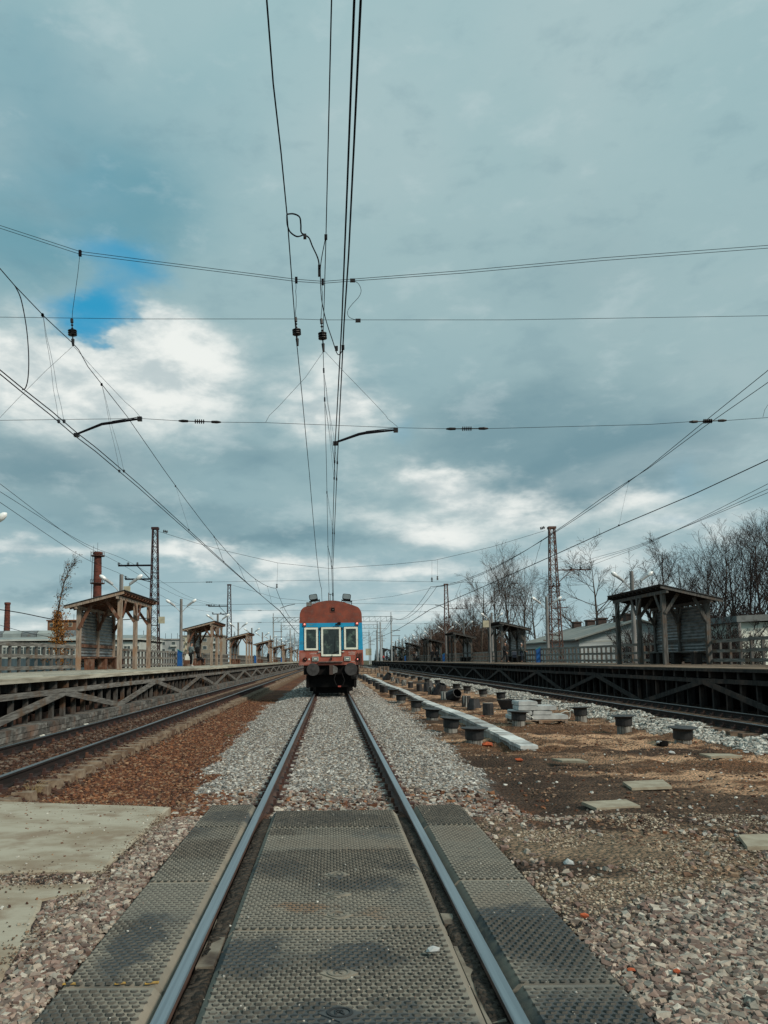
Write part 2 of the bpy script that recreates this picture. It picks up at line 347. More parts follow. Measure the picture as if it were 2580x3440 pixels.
def fastmesh(name, V, Fc, k):
    me = bpy.data.meshes.new(name); me.vertices.add(len(V)); me.vertices.foreach_set('co', np.ascontiguousarray(V, np.float32).ravel())
    me.loops.add(len(Fc)*k); me.loops.foreach_set('vertex_index', np.ascontiguousarray(Fc, np.int32).ravel())
    me.polygons.add(len(Fc)); me.polygons.foreach_set('loop_start', np.arange(0, len(Fc)*k, k, dtype=np.int32))
    me.polygons.foreach_set('loop_total', np.full(len(Fc), k, np.int32)); me.update(calc_edges=True); return me
gm = fastmesh('ground', vv, ff, 4)
gm.polygons.foreach_set('use_smooth', np.ones(len(ff), bool))
ca = gm.color_attributes.new('soil', 'FLOAT_COLOR', 'POINT'); cc4 = np.ones((len(vv), 4), np.float32); cc4[:, :3] = gcol(GX, GY).reshape(-1, 3); ca.data.foreach_set('color', cc4.ravel())
go = bpy.data.objects.new('ground', gm); col.objects.link(go); tag(go, kind='structure')
mg = bpy.data.materials.new('soil_and_ballast'); mg.use_nodes = True; t = mg.node_tree; b = NB(t); pr = t.nodes['Principled BSDF']; pr.inputs['Roughness'].default_value = .95; pr.inputs['Specular IOR Level'].default_value = .2
at_ = b.new('ShaderNodeAttribute'); at_.attribute_name = 'soil'; pos = b.new('ShaderNodeNewGeometry').outputs['Position']
vor = b.new('ShaderNodeTexVoronoi'); vor.inputs['Scale'].default_value = 24; t.links.new(pos, vor.inputs['Vector'])
hv = b.m('ADD', b.m('MULTIPLY', vor.outputs['Color'], 0.55), .62)
nn = b.noise(pos, 9, 6, .7); hv = b.m('MULTIPLY', hv, b.m('ADD', b.m('MULTIPLY', nn, 1.9), .1))
mpn = b.new('ShaderNodeMapping'); t.links.new(pos, mpn.inputs[0]); mpn.inputs['Scale'].default_value = (1.6, 6, 1); hv = b.m('MULTIPLY', hv, b.m('ADD', b.m('MULTIPLY', b.noise(mpn.outputs[0], 1.0, 6, .75), 1.9), .08))
hs = b.new('ShaderNodeHueSaturation'); t.links.new(at_.outputs['Color'], hs.inputs['Color']); t.links.new(hv, hs.inputs['Value']); t.links.new(hs.outputs[0], pr.inputs['Base Color'])
bp = b.new('ShaderNodeBump'); bp.inputs['Strength'].default_value = 1.0; bp.inputs['Distance'].default_value = .05
t.links.new(b.m('ADD', b.m('MULTIPLY', vor.outputs['Distance'], -1.0), nn), bp.inputs['Height']); t.links.new(bp.outputs[0], pr.inputs['Normal'])
gm.materials.append(mg)

# ------------------------------------------------------------------ loose stones (stuff)
def stone_proto(seed):
    r = np.random.RandomState(seed); t = (1+5**.5)/2
    v = np.array([(-1,t,0),(1,t,0),(-1,-t,0),(1,-t,0),(0,-1,t),(0,1,t),(0,-1,-t),(0,1,-t),(t,0,-1),(t,0,1),(-t,0,-1),(-t,0,1)], float)/1.9
    v *= (0.55 + .75*r.rand(12))[:, None]; v *= np.array([1, .75+.2*r.rand(), .5+.3*r.rand()])
    f = [(0,11,5),(0,5,1),(0,1,7),(0,7,10),(0,10,11),(1,5,9),(5,11,4),(11,10,2),(10,7,6),(7,1,8),(3,9,4),(3,4,2),(3,2,6),(3,6,8),(3,8,9),(4,9,5),(2,4,11),(6,2,10),(8,6,7),(9,8,1)]
    return v, np.array(f)
def stone_box(seed):
    r = np.random.RandomState(seed+90); v = np.array([(x, y, z) for x in (-1, 1) for y in (-1, 1) for z in (-1, 1)], float)
    v = v*(.30+.75*r.rand(8, 3))*np.array([1.0, .6+.3*r.rand(), .45+.35*r.rand()])*1.05
    f = [(0,1,3),(0,3,2),(4,6,7),(4,7,5),(0,4,5),(0,5,1),(2,3,7),(2,7,6),(0,2,6),(0,6,4),(1,5,7),(1,7,3)]
    return v, np.array(f)
PROTO = [stone_proto(i) for i in range(3)]+[stone_box(i) for i in range(5)]
def _unused(): pass
def stones(name, label, pts, size, cols, sink=.25, zo=None, seed=1, spec=.3):
    r = np.random.RandomState(seed); n = len(pts)
    z = gz(pts[:, 0], pts[:, 1]) if zo is None else np.full(n, float(zo[0]))
    s = size*(.5+.9*r.rand(n)**1.6); V = []; Fc = []; base = 0
    which = r.randint(0, 8, n); CC = []
    cols = np.array(cols); ci = cols[r.randint(0, len(cols), n)]*(.72+.56*r.rand(n))[:, None]
    for k in range(8):
        idx = np.where(which == k)[0]; m_ = len(idx)
        if not m_: continue
        pv, pf = PROTO[k]; a = r.rand(m_)*6.283; tt = (r.rand(m_)-.5)*1.2
        ca_, sa_ = np.cos(a), np.sin(a); ct, st = np.cos(tt), np.sin(tt)
        x = pv[:, 0][None]*s[idx, None]; y = pv[:, 1][None]*s[idx, None]; zz = pv[:, 2][None]*s[idx, None]
        y2 = y*ct[:, None]-zz*st[:, None]; z2 = y*st[:, None]+zz*ct[:, None]
        xx = x*ca_[:, None]-y2*sa_[:, None]; yy = x*sa_[:, None]+y2*ca_[:, None]
        P_ = np.stack([xx+pts[idx, 0][:, None], yy+pts[idx, 1][:, None], z2+(z[idx]+s[idx]*sink)[:, None]], -1)
        V.append(P_.reshape(-1, 3)); nv = len(pv); CC.append(np.repeat(ci[idx], nv, 0)); Fc.append((pf[None]+(base+nv*np.arange(m_))[:, None, None]).reshape(-1, 3)); base += nv*m_
    me = fastmesh(name, np.concatenate(V), np.concatenate(Fc), 3); me.polygons.foreach_set('use_smooth', np.zeros(len(me.polygons), bool))
    c_ = me.color_attributes.new('tone', 'FLOAT_COLOR', 'POINT'); q = np.ones((base, 4), np.float32); q[:, :3] = np.concatenate(CC); c_.data.foreach_set('color', q.ravel())
    me.materials.append(M['stone']); o = bpy.data.objects.new(name, me); col.objects.link(o); return tag(o, label, 'stones', kind='stuff')
ms = bpy.data.materials.new('stone'); ms.use_nodes = True; t = ms.node_tree; b = NB(t); pr = t.nodes['Principled BSDF']; pr.inputs['Roughness'].default_value = .85; pr.inputs['Specular IOR Level'].default_value = .3
at_ = b.new('ShaderNodeAttribute'); at_.attribute_name = 'tone'; pos = b.new('ShaderNodeNewGeometry').outputs['Position']
hs = b.new('ShaderNodeHueSaturation'); t.links.new(at_.outputs['Color'], hs.inputs['Color']); t.links.new(b.m('ADD', b.m('MULTIPLY', b.noise(pos, 35, 4, .65), 1.0), .5), hs.inputs['Value']); t.links.new(hs.outputs[0], pr.inputs['Base Color'])
M['stone'] = ms
def scat(n, x0, x1, y0, y1, keep, seed, bias=1.0):
    r = np.random.RandomState(seed); x = x0+(x1-x0)*r.rand(n); y = y0+(y1-y0)*r.rand(n)**bias
    k = keep(x, y, r.rand(n)); return np.stack([x[k], y[k]], 1)
PINK = [(.28,.215,.175),(.21,.15,.125),(.34,.29,.235),(.25,.23,.195),(.17,.115,.095),(.42,.38,.32),(.23,.185,.15),(.13,.10,.085)]
GREY = [(.28,.275,.26),(.18,.175,.165),(.38,.375,.35),(.28,.245,.205),(.50,.49,.45),(.12,.11,.10),(.22,.175,.135)]
BRN = [(.17,.068,.031),(.10,.04,.020),(.21,.095,.046),(.06,.026,.016),(.24,.15,.09),(.13,.052,.027),(.08,.034,.02)]
PALE = [(.46,.45,.41),(.36,.36,.33),(.30,.29,.26),(.55,.54,.49),(.24,.22,.19)]
rl = lambda x, y: (np.abs(np.abs(x)-.80) > .11)
stones('crushed_stone', 'pinkish crushed stone beside the right outer rubber mats at the lower right', scat(60000, 1.42, 5.6, 2.6, 9.0, lambda x, y, r: r < 1-sst(y, 4.5+.5*(x-1.4)+1.2*(fbm(x, y, .7, 3)-.5), 5.2+.5*(x-1.4)+1.4*(fbm(x, y, .7, 3)-.5))*(.90+.1*sst(fbm(x+3, y, .6, 3), .4, .6)), 11, 1.5), .024, PINK, seed=1)
stones('crushed_stone', 'pinkish crushed stone between the left rubber mats and the concrete slabs', scat(26000, -3.2, -1.40, 2.6, 9.1, lambda x, y, r: (x > np.interp(y, [3, 4.15, 4.9, 5.6, 5.75, 6.1, 8.9, 9.0], [-1.86, -1.74, -1.86, -2.03, -1.80, -1.8, -1.84, -3.2])) | ((y > 5.93) & (y < 6.25) & (r < .35)) | (y < 2.9), 12, 1.2), .021, PINK, seed=2)
stones('track_ballast', 'grey ballast between and beside the rails in front of the railcar', scat(150000, -3.2, 3.2, 8.5, 36, lambda x, y, r: rl(x, y) & (np.abs(x) < 2.02+.05*np.clip(y-10, 0, 15)+1.0*(fbm(x, y, 1.3, 4)-.5)+.5*(r-.5)) & (r < 1.0-.0*y) & ((y > 9.7+1.3*fbm(x, y, .7, 2)) | (r < .25)), 13, 1.55), .0225, GREY, seed=3)
stones('rusty_ballast', 'rust brown ballast between the left track and the middle track', scat(60000, -4.1, -1.3, 8.7, 40, lambda x, y, r: (x < -1.95-.05*np.clip(y-10, 0, 15)-.9*(fbm(x, y, 1.3, 4)-.5)) | ((y < 10.4)), 14, 1.8), .029, BRN, seed=4)
stones('rusty_ballast', 'rusty gravel between the rails just beyond the rubber mats', scat(5000, -1.9, 2.2, 8.5, 11.2, lambda x, y, r: rl(x, y) & (r < 1-sst(y, 9.6, 11)), 15), .034, BRN[1:4]+PINK+[(.14,.10,.08)], seed=5)
stones('track_ballast', 'grey ballast beside the railcar and beyond it', scat(22000, -3.0, 3.0, 36, 75, lambda x, y, r: rl(x, y) & (np.abs(x) < 2.6), 23, 1.5), .042, GREY, seed=10)
stones('pale_ballast', 'pale grey ballast along the near rail of the right track', scat(26000, 8.0, 9.6, 13, 70, lambda x, y, r: (x > 8.35+.9*(fbm(x, y, 1.1, 3)-.5)), 16, 1.7), .042, PALE, seed=6, sink=.15)
stones('track_ballast', 'dark ballast between the sleepers of the left track', scat(14000, -6.9, -4.0, 8.9, 34, lambda x, y, r: np.abs(np.abs(x-XL)-HG) > .1, 17, 1.6), .036, [(.06,.028,.018),(.04,.02,.014),(.09,.045,.026),(.12,.09,.07)], seed=7)
stones('soil_clods', 'brown clods of earth over the soil right of the middle track', scat(26000, 2.6, 9, 6.0, 34, lambda x, y, r: r < (fbm(x, y, .8, 4)-.42)*2, 19, 1.6), .026, [(.20,.125,.08),(.12,.07,.045),(.28,.19,.125),(.07,.045,.032),(.16,.11,.075)], seed=9, sink=.0)
stones('scattered_stones', 'pale stones scattered over the brown soil right of the middle track', scat(1500, 2.4, 9, 7.5, 36, lambda x, y, r: r < .8, 18, 1.7), .024, PALE+BRN, seed=8)
stones('small_gravel', 'small beige gravel trodden into the mud right of the rubber mats', scat(30000, 1.42, 6.5, 4.6, 8.6, lambda x, y, r: r < sst(fbm(x, y, .55, 4), .36, .58), 31), .012, [(.36,.30,.22),(.28,.22,.16),(.20,.15,.11),(.42,.36,.28),(.12,.085,.06)], seed=31, sink=.1)
stones('grit', 'fine grit and pebbles strewn on the rubber mats', scat(420, -1.38, 1.40, 2.8, 8.5, lambda x, y, r: (np.abs(np.abs(x)-.76) > .12), 32), .006, PALE+PINK, seed=32, zo=np.full(1, -.004))
stones('grit', 'pebbles and crumbs strewn on the concrete slabs', scat(500, -4.6, -1.85, 4.2, 9.0, lambda x, y, r: (y < 5.85) | (y > 6.35), 33), .010, PALE+BRN, seed=33, zo=np.full(1, -.052))
stones('spilled_dirt', 'dirt and crumbs spilled over the edges of the concrete slabs', scat(26000, -4.9, -1.72, 4.1, 9.3, lambda x, y, r: r < np.maximum.reduce([.8*sst(x, -2.02, -1.84), .7*sst(-np.abs(y-6.1), -.42, -.14), .6*sst(y, 8.75, 9.1), .10*sst(fbm(x, y, .5, 4), .5, .62)])*sst(fbm(x, y, .25, 3), .3, .6), 34), .0075, [(.14,.09,.06),(.08,.055,.04),(.22,.16,.11),(.30,.26,.2)], seed=34, zo=np.full(1, -.053))
# ------------------------------------------------------------------ tracks
def rail_profile(): return [(-.075,-.18),(.075,-.18),(.075,-.165),(.012,-.145),(.010,-.05),(.036,-.038),(.036,-.008),(.030,-.001)], [(-.030,-.001),(-.036,-.008),(-.036,-.038),(-.010,-.05),(-.012,-.145),(-.075,-.165)]
def add_rail(parent, x, y0, y1, side, top, wv=0.0):
    a, b_ = rail_profile(); poly = a+b_; m = MB(); ys = list(np.arange(y0, min(y1, 40), 1.0))+list(np.arange(40, y1, 12))+[y1] if wv else [y0, y1]
    n = len(poly); vs = []; fs = []; mi = []
    for y in ys: vs += [(x+px+wv*math.sin(y*.35+x), y, pz) for px, pz in poly]
    for i in range(len(ys)-1):
        for j in range(n):
            k = (j+1) % n; fs.append((i*n+j, i*n+j+n, i*n+k+n, i*n+k)); mi.append(1 if j in (6, 7, 8) else 0)
    m.v = vs; m.f = fs; m.mi = mi; m.f.append(tuple(range(n))); m.mi.append(0)
    return m.build('rail', [side, top], parent)
def sleepers(parent, xc, ys, mtl, z=-.19, half=1.35, limit=100, clip=True):
    def one(y, rnd):
        m = MB(); m.prism([(y-.14, z-.15), (y+.14, z-.15), (y+.10, z), (y-.10, z)], 'x', xc-half, xc-.35)
        m.prism([(y-.14, z-.15), (y+.14, z-.15), (y+.10, z), (y-.10, z)], 'x', xc+.35, xc+half)
        m.prism([(y-.13, z-.15), (y+.13, z-.15), (y+.08, z-.03), (y-.08, z-.03)], 'x', xc-.35, xc+.35)
        if clip:
            for s in (-1, 1):
                for k in (-1, 1): m.box(xc+s*HG+k*.12-.05, xc+s*HG+k*.12+.05, y-.06, y+.06, z, z+.05, 1); m.box(xc+s*HG+k*.09-.02, xc+s*HG+k*.09+.02, y-.02, y+.02, z+.05, z+.10, 1)
        return m
    for y in ys[:limit]: one(y, 0).build('sleeper', [mtl, M['rust']], parent)
    if len(ys) > limit:
        a = MB()
        for y in ys[limit:]: o = one(y, 0); a.add(o.v, o.f)
        tag(a.build('sleeper', mtl, parent), kind='stuff')
M['sleeper'] = mat('dusty_concrete_sleeper', L(.27,.21,.15), L(.13,.085,.055), .95, (6, 6, 6), 5, bump=.3, island=True, c3=L(.10,.06,.04), s3=2.0)
t1 = empty('railway_track', (0, 0, 0), label='middle railway track with bright polished rails running under the blue and brown railcar', cat='track')
for s in (-1, 1): add_rail(t1, s*HG, -6, 300, M['rail_side_c'], M['rail_top'])
sleepers(t1, 0, list(np.arange(9.0, 60, .543)), M['sleeper'], z=-.185)
t2 = empty('railway_track', label='left railway track with dark rusty rails beside the left wooden platform', cat='track')
for s in (-1, 1): add_rail(t2, XL+s*HG, 9.5, 300, M['rail_side'], M['rail_top2'], .012)
sleepers(t2, XL, list(np.arange(9.85, 140, .543)), M['sleeper'], z=-.19)
t3 = empty('railway_track', label='right railway track with dark rails beside the right wooden platform', cat='track')
M['sleeper_d'] = mat('brown_sleeper', L(.13,.09,.06), L(.06,.04,.03), .95, (6, 6, 6), 5, bump=.3, island=True)
for s in (-1, 1): add_rail(t3, XR+s*HG, 6.0, 300, M['rail_side'], M['rail_top2'], .012)
sleepers(t3, XR, list(np.arange(14, 140, .543)), M['sleeper_d'], z=-.17)

# ------------------------------------------------------------------ rubber crossing mats
M['rubber'] = mat('dusty_rubber', L(.20,.188,.155), L(.28,.25,.20), .9, (2.0, 2.6, 2), 6, bump=.15, bscale=90, contrast=(.35, .7), c3=L(.07,.085,.09), s3=1.1, coord='World', spec=.2)
M['stud'] = mat('dark_rubber_studs', L(.150,.143,.123), L(.24,.22,.178), .85, (2.0, 2.6, 2), 6, bump=.1, bscale=120, contrast=(.4, .72), c3=L(.06,.068,.072), s3=1.1, coord='World', spec=.2)
M['rubber_side'] = mat('shaded_side_rubber', L(.055,.055,.05), L(.10,.094,.08), .8, (20, 20, 20), 3, coord='World', spec=.2)  # stud sides: less dusty rubber, darkened further to paint their shade
M['rubber_rust'] = mat('rust_stained_rubber', L(.20,.16,.115), L(.12,.08,.052), .95, (2.0, 5, 2), 6, contrast=(.4, .6), coord='World', bump=.15, bscale=70, spec=.15)
def stain(m, dark, light, dc, lc):
    # worn, wet and dusty patches with their own places on the mats
    t = m.node_tree; b = NB(t); pr = t.nodes['Principled BSDF']; src = pr.inputs['Base Color'].links[0].from_socket
    g = b.new('ShaderNodeNewGeometry').outputs['Position']; nz = b.noise(g, 5.0, 5, .65, 0, 1); sc_ = b.new('ShaderNodeSeparateXYZ'); t.links.new(g, sc_.inputs[0]); sn = b.new('ShaderNodeSeparateColor'); t.links.new(nz, sn.inputs[0])
    x = b.m('ADD', sc_.outputs[0], b.m('MULTIPLY', b.m('SUBTRACT', sn.outputs[0], .5), .5)); y = b.m('ADD', sc_.outputs[1], b.m('MULTIPLY', b.m('SUBTRACT', sn.outputs[1], .5), .7))
    c = src
    for L_, colr, am in ((light, lc, .8), (dark, dc, .95)):
        tt = None
        if not L_: continue
        for x0, y0, sx_, sy in L_:
            qx = b.m('DIVIDE', b.m('SUBTRACT', x, x0), sx_); qy = b.m('DIVIDE', b.m('SUBTRACT', y, y0), sy); e = b.m('EXPONENT', b.m('MULTIPLY', b.m('ADD', b.m('MULTIPLY', qx, qx), b.m('MULTIPLY', qy, qy)), -1.0)); tt = e if tt is None else b.m('ADD', tt, e)
        c = b.mix(b.m('MULTIPLY', b.ss(tt, .20, .62), am), c, colr)
    t.links.new(c, pr.inputs['Base Color'])
RS = [(0, 7.0, .62, .20), (.3, 6.85, .3, .15), (-1.15, 6.9, .25, .3), (.42, 5.05, .25, .12), (1.12, 5.3, .25, .2), (-.2, 5.2, .2, .1), (1.15, 7.3, .2, .3)]
DK = [(0, 3.5, .62, .32), (.1, 4.35, .28, .16), (1.18, 4.6, .30, .50), (1.2, 3.3, .4, .55), (-1.3, 3.0, .25, .8), (-1.1, 8.2, .3, .3), (-.45, 6.25, .18, .14), (0, 8.1, .5, .2), (-.5, 4.4, .2, .3), (.2, 5.7, .3, .2), (0, 2.7, .7, .2), (1.2, 5.0, .3, .2), (-1.15, 4.6, .15, .5), (-.3, 7.9, .3, .2), (.5, 6.2, .2, .1)]
LT = [(-1.1, 5.4, .4, .4), (1.1, 5.5, .4, .6), (0, 7.0, .7, .3), (-1.1, 7.0, .35, .4), (1.1, 7.1, .4, .5), (.5, 5.1, .25, .3), (-.3, 3.95, .3, .2), (.45, 3.9, .2, .3), (.55, 4.3, .15, 1.5), (-.6, 4.3, .12, 1.5)]
stain(M['rubber'], RS, [], L(.23,.15,.095), L(0,0,0)); stain(M['stud'], RS, [], L(.20,.13,.085), L(0,0,0)); stain(M['rubber'], DK, LT, L(.06,.072,.078), L(.22,.205,.17)); stain(M['stud'], DK, LT, L(.024,.031,.036), L(.20,.187,.155))
def mat_panel(x0, x1, y0, y1, label, name='rubber_mat', smooth_y=(), emblem=(), zt=-.018, edge_far=False, slope=0.0):
    o = empty(name, ((x0+x1)/2, (y0+y1)/2, zt), label=label, cat='rubber mat', group='rubber mats of the level crossing')
    cx, cy = (x0+x1)/2, (y0+y1)/2; m = MB(); hx, hy = (x1-x0)/2, (y1-y0)/2; bv = .02
    prof = [(-hx, -.16), (-hx, -.045), (-hx+.045, 0), (hx-.045, 0), (hx, -.045), (hx, -.16)]
    rr = random.Random(int(y0*100+x0*10)); tl = [rr.uniform(-.006, .006) for _ in range(4)]
    k = 6; vs = []
    for i, yy in enumerate((-hy+.007, -hy+.018, 0, hy-.018, hy-.007)):
        dz = -.03 if i in (0, 4) else 0
        vs += [(px, yy, pz+dz+slope*px) for px, pz in prof]
    fs = [(i*k+j, i*k+j+1, (i+1)*k+j+1, (i+1)*k+j) for i in range(4) for j in range(k-1)] + [tuple(range(k))[::-1], tuple(range(4*k, 5*k))]
    m.add(vs, [f[::-1] for f in fs]); m.build('mat_body', M['rubber'], o)
    st = MB(); px_, py_ = .050, .042; row = 0; y = -hy+.026
    while y < hy-.022:
        inb = any(a <= y+cy+rr.uniform(-.05, .05) <= b_ for a, b_ in smooth_y)
        x = -hx+.055+(px_/2 if row % 2 else 0)
        while x < hx-.052:
            if not any(abs(x)+1.2*abs(y+cy-e) < .11 for e in emblem):
                wf_ = float(sst(fbm(x+cx+40, y+cy, .55, 4), .40, .62)); worn = False
                w_, h_ = .0215+rr.uniform(-.0012, .0012), .0195; z0 = slope*x; hh = .0125*rr.uniform(.75, 1.05)*(.38 if inb else 1-.45*wf_)
                b0 = [(-w_, 0), (-w_*.55, -h_), (w_*.55, -h_), (w_, 0), (w_*.6, h_*.8), (-w_*.6, h_*.8)]
                vs = [(x+a, y+c, z0) for a, c in b0] + [(x+a*.78, y+c*.78+.001, z0+hh*(1.0 if c < 0 else (.8 if c == 0 else .25))) for a, c in b0]
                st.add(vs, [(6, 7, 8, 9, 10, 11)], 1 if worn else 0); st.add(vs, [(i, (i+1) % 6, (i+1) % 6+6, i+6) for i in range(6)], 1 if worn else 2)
            x += px_
        y += py_; row += 1
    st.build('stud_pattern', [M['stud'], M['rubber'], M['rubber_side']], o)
    for e in emblem:
        q = MB(); ey = e-cy; d = .10
        q.prism([(-d, ey), (0, ey-.085), (d, ey), (0, ey+.085)], 'z', 0, .007)
        for r0, r1 in ((.052, .040),):
            n = 20; vs = [(math.cos(2*math.pi*i/n)*r*1.15, ey+math.sin(2*math.pi*i/n)*r, .0125) for r in (r0, r1) for i in range(n)]+[(math.cos(2*math.pi*i/n)*r*1.15, ey+math.sin(2*math.pi*i/n)*r, .006) for r in (r0, r1) for i in range(n)]
            q.add(vs, [(i, (i+1) % n, (i+1) % n+n, i+n) for i in range(n)]+[(i+2*n, (i+1) % n+2*n, (i+1) % n, i) for i in range(n)]+[(i+n, (i+1) % n+n, (i+1) % n+3*n, i+3*n) for i in range(n)], 1)
        for p, r_ in (((-.018, -.02), (-.018, .02)), ((-.018, .02), (.012, .016)), ((.012, .016), (.012, 0)), ((.012, 0), (-.018, 0)), ((-.002, 0), (.02, -.022))):
            q.beam((p[0], ey+p[1], .010), (r_[0], ey+r_[1], .010), .008, .006, mi=1)
        q.build('emblem', [M['rubber'], M['stud']], o)
    return o
IN = (-.655, .665)
mat_panel(*IN, 7.63, 8.47, 'farthest mat between the rails, short grey-blue one at the edge of the grey ballast', smooth_y=())
mat_panel(*IN, 4.80, 7.62, 'rust-stained studded mat between the rails, second from the railcar', smooth_y=((6.72, 7.28),), emblem=(5.95, 5.47, 5.03))
mat_panel(*IN, 1.95, 4.79, 'nearest large studded mat between the rails, at the bottom edge of the photo', emblem=(4.12, 3.67, 3.2))
for k, (y0, y1) in enumerate(((7.70, 8.85), (5.83, 7.69), (4.01, 5.82), (2.15, 4.0))):
    w_ = ['farthest and shortest', 'second farthest', 'second nearest', 'nearest'][k]
    mat_panel(-1.40, -.862, y0, y1, w_+' rubber mat outside the left rail of the middle track', smooth_y=((5.0, 5.82),) if k == 2 else ())
    mat_panel(.862, 1.42, y0-.02, y1-.02 if k else 8.7, w_+' rubber mat outside the right rail of the middle track', smooth_y=((4.95, 5.85),) if k == 2 else (((6.3, 7.7),) if k == 1 else ()))
M['yellow'] = mat('worn_yellow_paint', L(.50,.30,.05), L(.25,.15,.05), .8, (30, 30, 30), 3)
for i, x in enumerate((-1.34, -1.08, -.93)):
    o = MB().box(-.035, .035, -.011, .011, 0, .003).build('paint_mark', M['yellow']); o.location = (x, 4.03, -.016); o.rotation_euler = (0, 0, .1*i)
    tag(o, 'worn yellow paint mark '+['near the outer edge', 'in the middle', 'near the rail']+[][0:0] if False else 'worn yellow paint dab '+['near the outer edge', 'at the middle', 'next to the rail end'][i]+' of the left mat joint', 'paint mark', 'yellow paint dabs on the left mat joint')
# concrete pieces in the flangeway
M['dirty_conc'] = mat('dirty_grey_concrete', L(.22,.20,.16), L(.12,.10,.075), .95, (5, 5, 5), 5, bump=.3, c3=L(.06,.045,.035), s3=3)
for s in (-1, 1):
    for i, (y, hl_) in enumerate(((2.9, .52), (3.85, .16), (4.55, .22), (4.98, .13), (6.3, .10)) if s < 0 else ((2.75, .42), (3.98, .62), (5.05, .10), (5.9, .12))):
        m = MB(); m.box(-.048, .048, -hl_, hl_, -.07, .0); o = m.build('concrete_block', M['dirty_conc']); o.location = (s*.715, y, -.062-.02*math.sin(i*2.3+s)); o.rotation_euler = (0, .06*s, .03*math.sin(i*3))
        tag(o, 'dirty concrete block in the groove inside the %s rail, %s from the front' % ('left' if s < 0 else 'right', ORD[i]), 'block', 'concrete blocks in the rail grooves')

# ------------------------------------------------------------------ concrete road slabs on the left
def slab(name, pts, z0, z1, mtl, label, cat, group=None, jag=.012, seed=1, parent=None):
    r = random.Random(seed); P_ = []
    for i, p in enumerate(pts):
        q = pts[(i+1) % len(pts)]; n = max(1, int(math.dist(p, q)/.16))
        for k in range(n):
            t_ = k/n; P_.append((p[0]+(q[0]-p[0])*t_+r.uniform(-jag, jag), p[1]+(q[1]-p[1])*t_+r.uniform(-jag, jag)))
    cx = sum(p[0] for p in P_)/len(P_); cy = sum(p[1] for p in P_)/len(P_)
    m = MB(); n = len(P_); loc = [(p[0]-cx, p[1]-cy) for p in P_]
    vs = [(x, y, z0-z1) for x, y in loc]+[(x, y, -.012) for x, y in loc]+[(x*.985, y*.985, 0) for x, y in loc]
    fs = [(i, (i+1) % n, (i+1) % n+n, i+n) for i in range(n)]+[(i+n, (i+1) % n+n, (i+1) % n+2*n, i+2*n) for i in range(n)]+[tuple(range(2*n, 3*n))]
    m.add(vs, fs); o = m.build(name, mtl, parent); o.location = (cx, cy, z1); tag(o, label, cat, group); return o
M['road_slab'] = mat('dusty_concrete_slab', L(.38,.35,.275), L(.25,.20,.14), .92, (1.1, 2.2, 1), 8, bump=.15, bscale=25, contrast=(.42, .66), c3=L(.24,.185,.13), s3=1.9)
slab('concrete_slab', [(-1.83, 6.28), (-1.86, 8.95), (-3.2, 9.25), (-4.5, 9.55), (-5.2, 9.4), (-5.2, 6.25)], -.20, -.050, M['road_slab'], 'far pale concrete road slab beside the left rail mats', 'concrete slab', seed=4)
slab('concrete_slab', [(-1.74, 4.15), (-1.88, 4.9), (-2.05, 5.6), (-1.80, 5.75), (-1.79, 5.95), (-5.0, 5.92), (-5.0, 3.0), (-1.9, 3.0)], -.20, -.058, M['road_slab'], 'near stained concrete road slab with a broken corner at the left edge', 'concrete slab', seed=9)

# ------------------------------------------------------------------ loose plates on the dirt
M['plate'] = mat('weathered_board', L(.36,.33,.25), L(.26,.22,.16), .9, (4, 4, 4), 5, bump=.2)
def plate(uvs, label, bow=0.0, i=0):
    ps = [at(u, v, Z=-.20) for u, v in uvs]
    zc = float(max(gz(p.x, p.y) for p in ps))+.03
    ps = [at(u, v, Z=zc+.02) for u, v in uvs]
    c = sum(ps, Vector())/len(ps); m = MB(); n = len(ps)
    up = [p-c for p in ps]
    m.add([(p.x, p.y, bow*(1 if k in (0, 3) else 0)-.035) for k, p in enumerate(up)]+[(p.x, p.y, bow*(1 if k in (0, 3) else 0)) for k, p in enumerate(up)], [tuple(range(n, 2*n))]+[(k, k+n, (k+1) % n+n, (k+1) % n) for k in range(n)][::1]+[tuple(range(n))[::-1]])
    o = m.build('board', M['plate']); o.location = c; tag(o, label, 'board', 'pale boards lying on the brown soil')
Z8 = lambda x, y: (1780+x*.4822, 2200+y*.4822)
plate([Z8(360, 1022), Z8(465, 1066), Z8(770, 1050), Z8(670, 1006)], 'pale grey bowed board on the brown soil, nearest to the rubber mats')
plate([Z8(645, 882), Z8(710, 926), Z8(990, 915), Z8(925, 868)], 'tan square board on the dark soil behind the bowed grey board')
plate([Z8(1452, 1252), Z8(1515, 1334), Z8(1760, 1330), Z8(1700, 1245)], 'weathered board cut off by the right edge of the photo')
plate([Z8(1180, 686), Z8(1260, 706), Z8(1480, 704), Z8(1400, 688)], 'farthest flat tan board on the sandy soil at the right')
plate([Z8(150, 720), Z8(225, 736), Z8(405, 742), Z8(350, 724)], 'thin pale board half sunk in the dirt near the concrete beam end')
M['brick'] = mat('orange_brick', L(.50,.11,.04), L(.30,.07,.03), .9, (12, 12, 12), 4)
